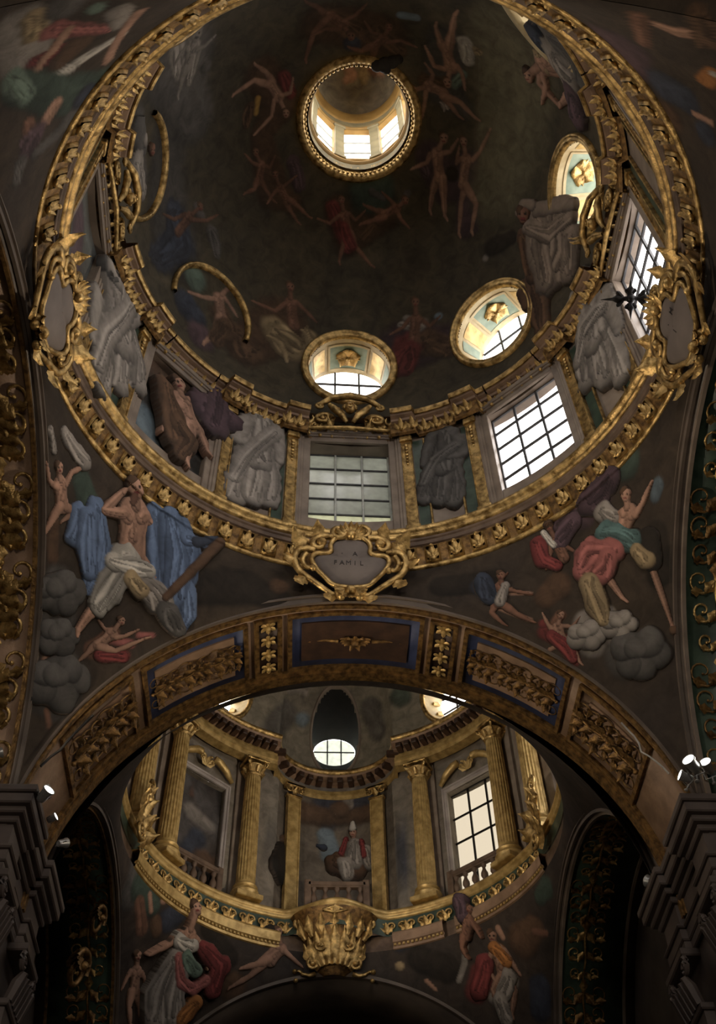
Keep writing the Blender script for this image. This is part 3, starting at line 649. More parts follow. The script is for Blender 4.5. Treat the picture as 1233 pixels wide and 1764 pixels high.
for k in range(-135, 181, 45):
    c = R_(k) + AZ0; M0 = wall_frame(c, DRUM_R * math.cos(HWA), 0)
    if k in drum_open:
        Mg = wall_frame(c, 5.01 if k == 0 else 4.87, (WZ0 + WZ1) / 2)
        if k == 0: r = window(names[k], Mg, 1.62, 2.5, 3, 5, GLASS_F, PALEBAR, LEADM, bw=.04, portal=True, glass_row={0: GLASS_FB})
        else: r = window(names[k], Mg, 1.62, 2.5, 3, 5, GLASS, LEADM, bw=.05)
    else:
        fig = {-45: [('gd', [(280, 800, 70), (300, 700, 60), (330, 840, 60)]), ('sb', [(262, 720, 30), (265, 780, 30)]), ('br', [(290, 640, 40), (340, 690, 40)]), ('dk', [(350, 800, 20)])],
               -90: [('gn', [(122, 400, 14), (120, 470, 14)]), ('pu*', [(148, 380, 18), (140, 470, 20), (146, 560, 18)]), ('gr', [(118, 490, 8), (130, 550, 6)])], -135: []}[k]
        b = MB().grid([[az(p, 4.87, z) for z in lin(WZ0, WZ1, 70)] for p in lin(c - HWA, c + HWA, 50)])
        o = painted('painted_panel', b, resolve(fig, 'drum'), [(70, 66, 60), (96, 98, 94), (80, 74, 66)], 211 + k, drum)
        o['label'] = {-45: 'blue grey painted panel in the blind window with the brown angel', -90: 'purple painted curtain in the blind window beside the side cartouche', -135: 'grey painted panel in the near blind window'}[k]
    # marble architrave around the opening
    w = HW; b = MB()
    for d, i0, i1 in ((.05, 0, .16), (.09, .13, .2), (.12, .18, .30)):
        b.box(-w - i1, -w - i0, WZ0 - .42, WZ1 + i1, -.02, d, .012).box(w + i0, w + i1, WZ0 - .42, WZ1 + i1, -.02, d, .012).box(-w - i0, w + i0, WZ1 + i0, WZ1 + i1, -.02, d, .012)
    obj('architrave', b, STONE, drum, M0, smooth=False)
    # gilt pilaster strips either side, each with panelled shaft, capital and foot
    for s in (-1, 1):
        Mp = wall_frame(c + s * R_(14.2), DRUM_R - .0, 0)
        if 'pil' not in globals():
            b = MB().box(-.11, .11, 17.0, 19.9, -.03, .07, .01)
            b.box(-.11, -.085, 17.1, 19.8, .06, .1, .008).box(.085, .11, 17.1, 19.8, .06, .1, .008)
            b.box(-.13, .13, 19.86, 20.0, -.02, .14, .02).box(-.14, .14, 16.98, 17.1, -.02, .13, .02)
            for i in range(7): b.ball((0, 19.72 - i * .11, .09), .05 - i * .004, 7, 5, (1, 1.1, .7))
            for i in range(-1, 2): b.tube([(i * .07, 19.98, .08), (i * .085, 20.12, .13), (i * .1, 20.2, .22), (i * .1, 20.15, .27)], [.035, .04, .03, .015], 6)
            pil = b.mesh('gilt_pilaster', GOLD); pil.set_sharp_from_angle(angle=R_(40))
        link('gilt_pilaster', pil, drum, Mp)
    # green side strips and gilt edges of the figure niche
    for s in (-1, 1):
        Mp = wall_frame(c + s * R_(17.0), DRUM_R - .01, 0)
        if 'gstrip' not in globals():
            gstrip = MB().box(-.1, .1, 17.05, 19.9, -.01, .02).mesh('green_strip', GREEN, False)
            gedge = MB().box(-.02, .02, 17.03, 19.9, -.01, .06, .01).mesh('gilt_edge', GOLD, False)
        link('green_strip', gstrip, drum, Mp); link('gilt_edge', gedge, drum, wall_frame(c + s * R_(18.6), DRUM_R - .01, 0))

# ---- ring entablature under the drum: fascia, gilt frieze, top moulding, leaf blocks
def ringsweep(prof, cy, n=180, off=None, a0=0, a1=2 * PI):
    full = abs(a1 - a0 - 2 * PI) < 1e-6
    return MB().grid([[az(a0 + (a1 - a0) * i / n, r + (off(a0 + (a1 - a0) * i / n) if off else 0), z, cy) for r, z in prof] for i in range(n if full else n + 1)], cu=full)
ent = struct(obj('trim_2', ringsweep([(4.845, 16.66), (4.80, 16.68), (4.79, 16.76), (4.76, 16.78), (4.75, 16.84)], D1), BROWN, sharp=35), 'ring entablature of the big dome above the pendentives')
obj('lower_rim', ringsweep([(5.06, 16.24), (5.0, 16.22), (4.96, 16.25), (4.95, 16.3), (4.98, 16.33), (5.03, 16.34)], D1), GOLD, ent)
obj('frieze', ringsweep([(4.985, 16.3), (4.955, 16.36), (4.86, 16.63), (4.83, 16.66), (4.86, 16.69)], D1), GOLD_D, ent, sharp=35)
obj('top_moulding', ringsweep([(4.77, 16.82), (4.71, 16.83), (4.69, 16.87), (4.71, 16.9), (4.66, 16.91), (4.63, 16.95), (4.62, 17.0), (4.65, 17.03), (4.78, 17.05)], D1), GOLD, ent)
def leaf(b, L, W, curl=.3, lobes=3.0, o=(0, 0, 0), ang=0.0, thick=.02, n=9, m=5, ridge=.35):
    """a lobed, curling leaf lying on the wall plane, pointing along ang"""
    ca, sa = math.cos(ang), math.sin(ang); P = []
    for i in range(n):
        t = i / (n - 1); w = W * (math.sin(PI * min(.98, t * .92 + .06)) ** .7) * (1 + .22 * math.cos(2 * PI * lobes * t)); row = []
        for j in range(m):
            x = (j / (m - 1) - .5) * 2; z = thick + curl * L * t * t - ridge * W * abs(x) ** 1.5 + (.12 * W if j == m // 2 else 0)
            u, v = x * w, L * t * (1 - .25 * curl * t); row.append((o[0] + u * ca - v * sa, o[1] + u * sa + v * ca, o[2] + z))
        P.append(row)
    b.grid(P); return b
b = MB()
for a, L, W in ((0, .26, .07), (.5, .2, .05), (-.5, .2, .05)): leaf(b, L, W, .1, 2, (0, -.13, .03), a, .05)
b.box(-.125, .125, -.15, .15, -.04, .05, .03); b.ball((0, -.11, .07), .05, 8, 5, (1.3, .8, .6)); b.ball((0, .1, .075), .04, 8, 5)
blk = b.mesh('leaf_block', GOLD)
tf = math.atan2(.125, .3)
for i in range(72):
    a = R_(i * 5) + AZ0 + R_(2.5); d = min(abs(((math.degrees(a - AZ0) - c + 180) % 360) - 180) for c in (0, 90, 180, 270))
    if d < 10: continue
    link('leaf_block', blk, ent, wall_frame(a, 4.905, 16.49, D1, tf) @ Matrix.Scale(1.15, 4))

# ---- upper entablature of the drum, breaking forward over the pilasters and open over the four axial windows
def upoff(a):
    d = ((math.degrees(a - AZ0) + 22.5) % 45) - 22.5
    return -.17 if 10.5 < abs(d) < 17.5 else (-.05 if abs(d) >= 17.5 else 0.0)
upper = struct(obj('trim_3', ringsweep([(4.76, 20.0), (4.7, 20.02), (4.68, 20.1), (4.66, 20.32)], D1, 720, upoff), GOLD_D, sharp=35), 'broken upper entablature at the foot of the dome')
def seg_rings(a0, a1):
    n = max(8, int((a1 - a0) / R_(.5)))
    obj('cornice_run', ringsweep([(4.72, 20.3), (4.6, 20.31), (4.58, 20.36), (4.5, 20.38), (4.47, 20.42), (4.43, 20.42), (4.42, 20.5), (4.48, 20.55), (4.7, 20.6)], D1, n, upoff, a0, a1), STUCCO, upper, sharp=30)
    obj('gilt_lip', ringsweep([(4.46, 20.4), (4.43, 20.395), (4.395, 20.43), (4.39, 20.5), (4.43, 20.535), (4.5, 20.55)], D1, n, upoff, a0, a1), GOLD, upper, sharp=40)
for q in range(4):
    a0 = R_(90 * q) + AZ0
    for lo, hi in ((11, 37), (37.4, 52.6), (53, 79)): seg_rings(a0 + R_(lo), a0 + R_(hi))
b = MB(); leaf(b, .27, .07, .55, 2, (0, -.12, 0), 0); leaf(b, .2, .05, .5, 2, (0, -.1, 0), .8); leaf(b, .2, .05, .5, 2, (0, -.1, 0), -.8); b.ball((0, -.1, .05), .045, 7, 5)
fl = b.mesh('frieze_leaf', GOLD)
for i in range(120):
    a = R_(i * 3) + AZ0 + R_(1.5); link('frieze_leaf', fl, upper, wall_frame(a, 4.67 + upoff(a), 20.19, D1, R_(12)))

# ---- round windows at the foot of the dome: tunnel, painted soffit panels, glazing, gilt rim
def dome_r(z): return DOME_R * math.sqrt(max(0, 1 - ((z - DOME_Z) / DOME_H) ** 2))
lun_lab = {0: 'round window over the front window, gilt rim and green soffit panel', 45: 'round window with brightly lit yellow soffit above the leaded drum window', 90: 'round window with sage green soffit panel seen from the side',
           135: 'round window with pale rim on the near daylight side', 180: 'round window above the nave arch', -45: 'blind round window with broken gilt rim and painted winged figure', -90: 'blind round window with hooked gilt rim and grey painted robe', -135: 'round window with thin gilt rim, opened for light on the near shaded side'}
for k, st in LUN.items():
    c = R_(k) + AZ0
    def rimpt(a, r, d=0.0, c=c):
        x, z = r * math.sin(a), LUN_Z + r * math.cos(a)
        y = math.sqrt(max(dome_r(z) ** 2 - x * x, .1)) - d
        return (x * math.cos(c) + y * math.sin(c), D1 - x * math.sin(c) + y * math.cos(c), z)
    a0, a1 = (0, 2 * PI) if st == 'open' else ((R_(-115), R_(95)) if k == -45 else (R_(-60), R_(130)) if k == -90 else (R_(-130), R_(130)))
    n = 72; prof = [(.90, .0), (.90, .07), (.94, .11), (.97, .07), (1.0, .1), (1.05, .09), (1.07, .0)] if st == 'open' else [(.95, .0), (.95, .08), (1.0, .11), (1.05, .08), (1.06, 0)]
    b = MB().grid([[rimpt(a, r, d) for r, d in prof] for a in lin(a0, a1, n)])
    if st == 'open':
        Mg = wall_frame(c, 5.1, 22.66); tilt = None
        root = window(lun_lab[k], Mg, 1.66, 1.66, 3, 3, GLASS, LEADM, circ=.83, bw=.045)
        inv = Mg.inverted()
        b.v = [tuple(inv @ Vector(v)) for v in b.v]; obj('gilt_rim', b, GOLD if k != 135 else CREAM, root)
        gl = lambda a, f: Vector(rimpt(a, .92, 0)).lerp(Mg @ Vector((.84 * math.sin(a), .84 * math.cos(a), .02)), f)
        t = MB().grid([[tuple(inv @ gl(a, f)) for f in lin(0, 1, 8)] for a in lin(0, 2 * PI, 73)]); obj('tunnel', t, CREAM, root)
        def patch(a0, a1, f0, f1, lift, mat, nm, na=14):
            ax = lambda a, f: gl(a, f) + (Mg.to_3x3() @ Vector((-math.sin(a), -math.cos(a), 0))) * lift
            pp = MB().grid([[tuple(inv @ ax(a, f)) for f in lin(f0, f1, 5)] for a in lin(a0, a1, na)]); return obj(nm, pp, mat, root)
        patch(-.52, .52, .2, .86, .012, SAGE, 'soffit_panel')
        for (p0, p1, f0, f1) in ((-.56, .56, .15, .21), (-.56, .56, .85, .91), (-.56, -.5, .15, .91), (.5, .56, .15, .91)): patch(p0, p1, f0, f1, .022, CREAM, 'panel_edge')
        for s in (-1, 1):
            patch(min(s * .66, s * 1.1), max(s * .66, s * 1.1), .2, .86, .01, OCHRE, 'soffit_ornament')
            patch(min(s * 1.2, s * 1.55), max(s * 1.2, s * 1.55), .2, .86, .01, SAGE, 'soffit_panel')
        e = MB()
        Mr = frame(inv @ (gl(0, .53) - Vector((0, 0, .03))), inv.to_3x3() @ Mg.to_3x3() @ Vector((1, 0, 0)), inv.to_3x3() @ (gl(0, 0) - gl(0, 1)))
        for i in range(5):
            leaf(e, .3, .13, .1, 1.5, (0, 0, .02), 2 * PI * i / 5, .03)
        e.ball((0, 0, .05), .06, 10, 6)
        for s in (-1, 1): e.tube([(s * (.12 + .16 * q), .04 * math.sin(q * 5), .03) for q in lin(0, 1, 8)], [.035, .04, .035, .03, .03, .025, .02, .01], 6)
        obj('gilt_rosette', e, GOLD, root, Mr)
    else:
        o = obj('trim_%d' % (4 + [-45, -90].index(k)), b, GOLD); struct(o, lun_lab[k])
# closing ring between drum and dome
struct(obj('trim_7', ringsweep([(4.45, 20.56), (4.66, 20.6), (5.0, 20.62)], D1, 120), STUCCO), 'ledge behind the dome cornice')

# ---- pendentives of both crossings
pl = [ # painted directly on the vault
 ('dk', [(300, 1010, 40), (420, 1010, 40), (480, 1030, 24)]), ('gk', [(140, 830, 24), (150, 860, 26)]), ('br', [(90, 960, 14), (92, 900, 14)]),
 ('gd', [(100, 1010, 40), (100, 1065, 40)]), ('gd', [(110, 1165, 52), (90, 1200, 50)]), ('sd', [(160, 1120, 20), (195, 1090, 14)]), ('rk', [(190, 1100, 12), (225, 1110, 10)]), ('sk', [(62, 1090, 14), (60, 1075, 8)]), ('sk', [(50, 1130, 14), (80, 1140, 12)]), ('rd', [(180, 1130, 14), (215, 1130, 12)]),
 ('br', [(480, 1010, 18)]), ('sd', [(80, 1225, 7), (84, 1250, 6)]), ('rk', [(240, 1095, 8), (262, 1095, 6)]),
 # the other far pendentive
 ('dk', [(760, 1010, 24), (850, 1000, 26)]), ('pu', [(1020, 840, 50), (1000, 880, 40)]), ('pu*', [(960, 900, 20), (985, 860, 20)]), ('dk', [(1130, 920, 26), (1135, 990, 28)]), ('gk', [(1080, 800, 30)]),
 ('gr', [(1010, 1075, 30), (1020, 1110, 30)]), ('gd', [(1080, 1130, 50), (1115, 1120, 44)]), ('gr', [(1060, 1090, 30), (1045, 1060, 20)]), ('br', [(960, 1010, 30), (940, 1030, 24)]), ('rd*', [(940, 1090, 18), (975, 1110, 18), (990, 1140, 12)]), ('sd', [(965, 1060, 12), (950, 1080, 10)]),
 ('bd', [(830, 1010, 22), (845, 1030, 18)]), ('gr', [(868, 1010, 9), (862, 1040, 9)]), ('sk', [(860, 1048, 6), (912, 1068, 6)]), ('sk', [(878, 1015, 5), (880, 1022, 6), (914, 1022, 4)]), ('rd', [(935, 1075, 10)]), ('dk', [(1080, 1250, 50), (1120, 1280, 40)]), ('sb', [(1132, 838, 16), (1128, 856, 12)], .6),
 # near pendentives at the head of the picture
 ('gr', [(30, 50, 44), (40, 100, 44)]), ('tn*', [(58, 30, 20), (62, 60, 18)]), ('gd', [(110, 12, 30)]), ('rk*', [(95, 52, 20), (140, 52, 14), (186, 50, 9)]), ('rd*', [(60, 110, 18), (120, 80, 12)]), ('sk', [(60, 128, 8), (90, 88, 8), (118, 50, 7)]), ('br', [(130, 80, 20), (100, 110, 18)]),
 ('wh*', [(75, 146, 9), (120, 118, 12), (180, 78, 9), (210, 60, 6)]), ('gk', [(30, 150, 30), (100, 165, 30), (170, 160, 26)]), ('gn*', [(20, 140, 22), (45, 165, 18)]), ('gr', [(205, 20, 16), (205, 45, 8)]), ('gn', [(165, 15, 14)]), ('sk', [(185, 105, 7), (240, 20, 6)]),
 ('sk', [(80, 205, 12), (95, 182, 12)]), ('sd', [(48, 215, 12), (52, 240, 14)]), ('pu*', [(60, 235, 20), (45, 260, 16)]), ('gd*', [(35, 285, 14), (30, 310, 10)]), ('gd', [(150, 175, 14), (100, 230, 10), (60, 265, 7)]), ('bd', [(145, 165, 16)]),
 ('sd', [(1100, 30, 14), (1108, 75, 8)]), ('sk', [(1130, 42, 7), (1165, 55, 11), (1210, 60, 12)]), ('br*', [(1200, 25, 26), (1220, 70, 24)]), ('pu', [(1070, 80, 30), (1090, 110, 24)]), ('or', [(1216, 140, 14), (1228, 125, 12)]), ('wh', [(1230, 128, 7)]), ('bd', [(1150, 150, 30), (1180, 170, 26)]), ('sk', [(1196, 196, 5), (1225, 212, 6)]), ('br', [(1150, 200, 24)]), ('bd', [(1215, 230, 20)]),
]
pl2 = [('gd', [(240, 1500, 26), (225, 1540, 26)]), ('gk', [(240, 1530, 24), (262, 1560, 20)]), ('sd', [(240, 1555, 12), (244, 1600, 14)]), ('sk', [(258, 1540, 5), (260, 1570, 5)]), ('bd', [(290, 1585, 24), (310, 1570, 18)]), ('br', [(268, 1590, 14), (270, 1605, 12)]), ('sk', [(280, 1540, 6), (282, 1552, 6)]),
 ('dk', [(360, 1600, 20), (395, 1650, 20)]), ('br', [(400, 1700, 30)]), ('dk', [(720, 1650, 26), (770, 1670, 30)]), ('bd', [(690, 1620, 24)]), ('tn', [(688, 1665, 10)]), ('gr', [(802, 1620, 7), (800, 1660, 7), (790, 1690, 6)]), ('sk', [(735, 1690, 5), (750, 1705, 4)]),
 ('rd', [(830, 1680, 26), (820, 1710, 24)]), ('br', [(900, 1620, 34), (920, 1600, 24)]), ('sk', [(858, 1600, 7), (866, 1615, 6)]), ('or', [(862, 1640, 14), (872, 1655, 14)]), ('sd', [(920, 1605, 7), (940, 1608, 6)]), ('gr', [(880, 1690, 18), (868, 1700, 18)]), ('gr', [(865, 1730, 18), (850, 1720, 12)]), ('bd', [(930, 1700, 24), (930, 1740, 24)]), ('gk', [(940, 1530, 18), (930, 1545, 14)])]
def pendentives(cy, rr, rz, strokes, surf, res_q, cols, seed, lab):
    R = resolve(expand(strokes, 4), surf)
    for h in range(4):     # one pendentive per corner
        b = MB(); qs = ((2 * h, 2 * h + 3 if h < 3 else 1))
        nn = res_q[h]
        us = [(qs[0], u) for u in lin(0, PI / 2, nn)] + [(qs[1], u) for u in lin(PI / 2, 0, nn)[1:]]; b.grid([[pend_p(q, u, v, cy, rr, rz) for v in lin(0, 1, int(nn * .9))] for q, u in us])
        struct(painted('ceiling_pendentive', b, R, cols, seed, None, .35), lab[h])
mb = MB().grid([[(A * math.sin(t), y, HS + A * math.cos(t)) for y in lin(2.68, -1, 90) + [-3, -6, -13]] for t in lin(-PI / 2, PI / 2, 260)])
struct(painted('ceiling_nave', mb, resolve(expand(pl[-46:], 4), 'pend'), [(48, 40, 32), (62, 52, 42), (54, 46, 40)], 21), 'frescoed barrel vault of the nave over the visitor')
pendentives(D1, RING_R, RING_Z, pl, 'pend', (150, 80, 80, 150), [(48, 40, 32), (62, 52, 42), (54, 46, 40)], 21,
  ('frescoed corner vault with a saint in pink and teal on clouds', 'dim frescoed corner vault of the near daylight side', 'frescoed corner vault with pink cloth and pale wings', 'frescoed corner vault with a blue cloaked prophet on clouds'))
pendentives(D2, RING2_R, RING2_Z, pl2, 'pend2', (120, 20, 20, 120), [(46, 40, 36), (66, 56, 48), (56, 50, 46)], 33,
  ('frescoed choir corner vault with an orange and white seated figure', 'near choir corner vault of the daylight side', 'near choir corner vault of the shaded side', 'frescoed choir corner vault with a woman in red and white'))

# ---- arches
def arch_soffit(nm, label, axis, d0, d1, c, mat, tmax=PI / 2):
    b = MB(); arcbox(b, axis, -tmax, tmax, min(d0, d1), max(d0, d1), A, A + .25, c, n=72)
    return struct(obj(nm, b, mat), label)
YA0, YA1 = D1 + 4.94, 14.37
main = arch_soffit('ceiling_arch', 'coffered soffit of the great arch between the two crossings', 'y', YA0, YA1, 0, STUCCO)
b = MB(); arcbox(b, 'y', -PI / 2, PI / 2, YA1, 14.95, A + .7, A + .9, n=72); arcbox(b, 'y', -PI / 2, PI / 2, YA1 - .05, YA1, A, A + .9, n=72); obj('outer_order', b, STUCCO, main)
def band(axis, d, c, par, w=.15, depth=.05, sgn=1, mat=ARCHM):
    b = MB(); e = d - sgn * depth
    arcbox(b, axis, -PI / 2, PI / 2, min(d, e), max(d, e), A - .015, A + w, c, n=72)
    e2 = d - sgn * (depth + .035); arcbox(b, axis, -PI / 2, PI / 2, min(d, e2), max(d, e2), A + w * .72, A + w, c, n=72)
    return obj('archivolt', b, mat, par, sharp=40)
band('y', YA0, 0, main)
b = MB(); arcbox(b, 'y', -PI / 2, PI / 2, YA1 - .28, YA1 + .02, A - .07, A + .02, n=72); arcbox(b, 'y', -PI / 2, PI / 2, YA1 - .22, YA1 - .08, A - .1, A, n=72); obj('far_rim', b, GOLD_D, main, sharp=40)
b = MB(); arcbox(b, 'y', -PI / 2, PI / 2, YA0 + .02, YA0 + .1, A - .05, A + .02, n=72); obj('near_rim', b, GOLD_D, main, sharp=40)
def coffer(t0, t1, y0, y1, field, inner=None, par=main):
    b = MB(); arcbox(b, 'y', t0, t1, y0, y1, A - .012, A + .01); obj('coffer_field', b, field, par)
    f = MB(); wt = .055 / A * 1.4
    for a0, a1, e0, e1 in ((t0 - wt, t0, y0 - .07, y1 + .07), (t1, t1 + wt, y0 - .07, y1 + .07), (t0, t1, y0 - .07, y0), (t0, t1, y1, y1 + .07)): arcbox(f, 'y', a0, a1, e0, e1, A - .07, A)
    obj('coffer_frame', f, GOLD_D, par, sharp=40)
    if inner:
        m = .16; g = MB(); arcbox(g, 'y', t0 + m / A * 1.1, t1 - m / A * 1.1, y0 + m, y1 - m, A - .045, A); obj('coffer_panel', g, inner, par, sharp=40)
T = R_
ym0, ym1 = YA0 + .24, YA1 - .36
coffer(T(-13.2), T(13.2), ym0, ym1, BLUE, MAROON)
for s in (-1, 1):
    lo, hi = sorted((s * T(16.2), s * T(20.2))); coffer(lo, hi, ym0, ym1, MAROON)
    lo, hi = sorted((s * T(23.4), s * T(45))); coffer(lo, hi, ym0, ym1, BLUE, STUCCO)
    lo, hi = sorted((s * T(49), s * T(66))); coffer(lo, hi, ym0, ym1, STUCCO, STUCCO)
# rosettes in the narrow bands
b = MB()
for i in range(6): leaf(b, .15, .05, .1, 1, (0, 0, .0), i * PI / 3, .03)
b.ball((0, 0, .05), .05, 9, 6)
ros = b.mesh('rosette', OCHRE)
for s in (-1, 1):
    for i in range(4): link('rosette', ros, main, arc_frame('y', s * T(18.2), ym0 + .12 + (ym1 - ym0 - .24) * i / 3, A - .02, 0))
def spiral(c, r, turns, a0, sg, n=18, end=.12):
    return [(c[0] + r * (1 - (1 - end) * t) * math.cos(a0 + sg * 2 * PI * turns * t), c[1] + r * (1 - (1 - end) * t) * math.sin(a0 + sg * 2 * PI * turns * t)) for t in lin(0, 1, n)]
def scroll(b, pts, r0, r1, z=.04, flat=.8, seg=6, wave=0.0):
    n = len(pts); b.tube([(p[0], p[1], z + wave * math.sin(i * .7)) for i, p in enumerate(pts)], [r0 + (r1 - r0) * i / (n - 1) for i in range(n)], seg, True, flat); b.ball((pts[-1][0], pts[-1][1], z), r1 * 2.2, 7, 5); return b
def arabesque(w, h, seed, rad=.022):
    """a gilt spray: stem with paired scrolls and leaves"""
    rs = random.Random(seed); b = MB(); b.tube([(.02 * math.sin(i), -h / 2 + h * i / 9, .03) for i in range(10)], [rad * (1.3 - .06 * i) for i in range(10)], 6)
    for k in range(3):
        y = -h / 2 + h * (k + .35) / 3.2; r = w * (.26 - .03 * k) * (1 + .15 * rs.random())
        for s in (-1, 1):
            scroll(b, spiral((s * (r + .03), y), r, 1.25, PI if s > 0 else 0, -s, 18), rad, rad * .45)
            leaf(b, r * 1.2, r * .35, .3, 2, (s * .03, y, .02), -s * (.5 + .3 * rs.random()), .03); leaf(b, r * .9, r * .3, .3, 2, (s * r, y + r * .7, .02), -s * (1.5 + .4 * rs.random()), .03)
    leaf(b, h * .22, w * .1, .2, 2, (0, h * .34, .02), 0, .03); b.ball((0, -h / 2, .04), rad * 2, 7, 5)
    return b
ar_c = arabesque(1.0, .78, 3, .022).mesh('gilt_arabesque', GOLD_D)
for s in (-1, 1):
    for i, t in enumerate((27.5, 34.2, 40.9)): link('gilt_arabesque', ar_c, main, arc_frame('y', s * T(t + .0), (ym0 + ym1) / 2, A - .045, 0) @ Matrix.Rotation(PI / 2 * s, 4, 'Z') @ Matrix.Scale(.72, 4))
    for i, t in enumerate((53, 61)): link('gilt_arabesque', ar_c, main, arc_frame('y', s * T(t), (ym0 + ym1) / 2, A - .045, 0) @ Matrix.Rotation(PI / 2 * s, 4, 'Z') @ Matrix.Scale(.95, 4))
b = MB()
for s in (-1, 1):
    for i in range(4): leaf(b, .28 - .03 * i, .06, .15, 2, (s * .02, 0, .02), -s * (1.2 + .25 * i), .03)
    b.tube([(s * .3, 0, .03), (s * .5, .02, .04), (s * .72, 0, .03)], [.035, .03, .012], 6)
    leaf(b, .2, .1, .1, 2, (s * .98, 0, .02), s * PI / 2, .03)
for i in range(7): leaf(b, .2, .05, .2, 2, (0, 0, .03), i * 2 * PI / 7, .04)
b.ball((0, 0, .08), .07, 10, 6)
obj('gilt_sunburst', b, GOLD_D, main, arc_frame('y', 0, (ym0 + ym1) / 2, A - .045, 0))

ar_g = arabesque(.95, 1.35, 5, .024).mesh('gilt_arabesque', GOLD_D); ar_h = arabesque(.85, 1.5, 9, .026).mesh('gilt_arabesque', GOLD)
b = arabesque(1.0, 1.3, 12, .04)
for i in range(8): leaf(b, .42, .14, .35, 3, (.0, -.5 + .13 * i, .03), (1 if i % 2 else -1) * (1.0 + .1 * i), .05)
ar_l = b.mesh('gilt_arabesque', GOLD)
SIDE = [(-1, D1, 'great side arch with large gilt sprays on brown stucco'), (1, D1, 'side arch with gilt arabesques on a green field by the big dome'), (-1, D2, 'dark choir side arch with large gilt C scrolls'), (1, D2, 'choir side arch with gilt arabesques on a dark green field')]
for s, c, lab in SIDE:
    so = arch_soffit('ceiling_arch', ('soffit of the ' if 'soffit' not in lab else '') + lab, 'x', s * A, s * XW, c, ARCHM)
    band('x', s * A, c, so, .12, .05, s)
    b = MB(); e = sorted((s * (A + .1), s * (A + 1.5))); arcbox(b, 'x', -PI / 2, PI / 2, e[0], e[1], A - .02, A + .01, c, n=72); obj('soffit_field', b, GREEN if s > 0 or c == D2 else STUCCO, so)
    f = MB()
    for q in (.06, 1.5):
        e = sorted((s * (A + q), s * (A + q + .06))); arcbox(f, 'x', -PI / 2, PI / 2, e[0], e[1], A - .07, A, c, n=72)
    obj('field_moulding', f, GOLD_D if s < 0 else STONE, so, sharp=40)
    for i in range(11):
        t = T(-80 + 16 * i); M = arc_frame('x', t, s * (A + .62), A - .03, c)
        link('gilt_arabesque', (ar_g if (i + (c == D2)) % 2 else ar_h) if s > 0 or c == D2 else ar_l, so, M @ Matrix.Rotation(-PI / 2, 4, 'Z') @ Matrix.Scale(1.0, 4))
# apse arch at the end of the choir
ap = arch_soffit('ceiling_arch', 'shadowy soffit of the apse arch below the gilt corbel', 'y', D2 + 4.94, 27.6, 0, DARKWALL)
band('y', D2 + 4.94, 0, ap, .34, .09)
# the four piers of the two crossings
def pier(s, y0, y1, lab, m=PIERM):
    X = lambda a, b_: (min(s * a, s * b_), max(s * a, s * b_))
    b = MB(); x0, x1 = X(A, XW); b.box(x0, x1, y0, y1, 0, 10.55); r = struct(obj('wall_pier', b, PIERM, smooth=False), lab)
    for i, (yy0, yy1) in enumerate(((y0 - .12, y0 + .62), (y1 - .75, y1 + .1))):
        b = MB(); x0, x1 = X(4.76, 5.3); b.box(x0, x1, yy0 + .06, yy1 - .06, .6, 9.1, .02)
        for z0, z1, e in ((0, .35, .1), (.35, .48, .06), (.48, .62, .03)): b.box(*X(4.76 - e, 5.3), yy0 + .06 - e, yy1 - .06 + e, z0, z1, .02)
        pl_ = obj('pilaster', b, m, r, smooth=False)
        b = MB()      # inlaid outline on the shaft and capital volutes
        for k in range(2):
            zc = 8.3 - k * 1.5; xx = s * 4.745; cyy = (yy0 + yy1) / 2
            b.tube([(xx, cyy + .2 * math.sin(a) * (1 - .35 * math.cos(a)), zc + .55 * math.cos(a)) for a in lin(0, 2 * PI, 25)], .018, 6)
        obj('inlaid_outline', b, BROWN, r)
        b = MB(); b.box(*X(4.72, 5.3), yy0 + .02, yy1 - .02, 9.1, 9.2, .02)
        for k in range(5):
            u = yy0 + .12 + (yy1 - yy0 - .24) * k / 4
            b.tube([(s * 4.76, u, 9.2), (s * 4.69, u, 9.45), (s * 4.62, u, 9.58), (s * 4.58, u, 9.55)], [.07, .085, .06, .03], 6)
        for e in (yy0 + .06, yy1 - .06):
            b.tube([(s * (4.66), e + p[0], 9.72 + p[1]) for p in spiral((0, 0), .13, 1.6, PI / 2, 1 if e < (yy0 + yy1) / 2 else -1)], [.04] * 18, 6)
        b.box(*X(4.62, 5.3), yy0 - .04, yy1 + .04, 9.85, 9.97, .02); obj('capital', b, m, r, sharp=35)
    b = MB()
    for z0, z1, e in ((9.97, 10.12, 4.74), (10.12, 10.3, 4.72), (10.3, 10.36, 4.68), (10.36, 10.72, 4.76), (10.72, 10.82, 4.7), (10.82, 10.92, 4.62), (10.92, 11.08, 4.54), (11.08, 11.2, 4.5)):
        f = 4.7 - e; b.box(*X(e, XW), y0 - .12 - f, y0 + .62 + f, z0, z1, .02); b.box(*X(e, XW), y1 - .75 - f, y1 + .1 + f, z0, z1, .02); b.box(*X(e + .1, XW), y0, y1, z0, z1, .02)
    obj('entablature', b, m, r, smooth=False); return r
pier(1, YA0, 14.93, 'marble pier with stepped cornice carrying three lit spotlights')
pier(-1, YA0, 14.93, 'dark marble pier with stepped cornice and small spotlights, shaded side')
for s in (-1, 1):
    pier(s, D2 + A, 27.6, 'far choir pier beside the apse arch, %s side' % ('shaded' if s < 0 else 'daylight'))

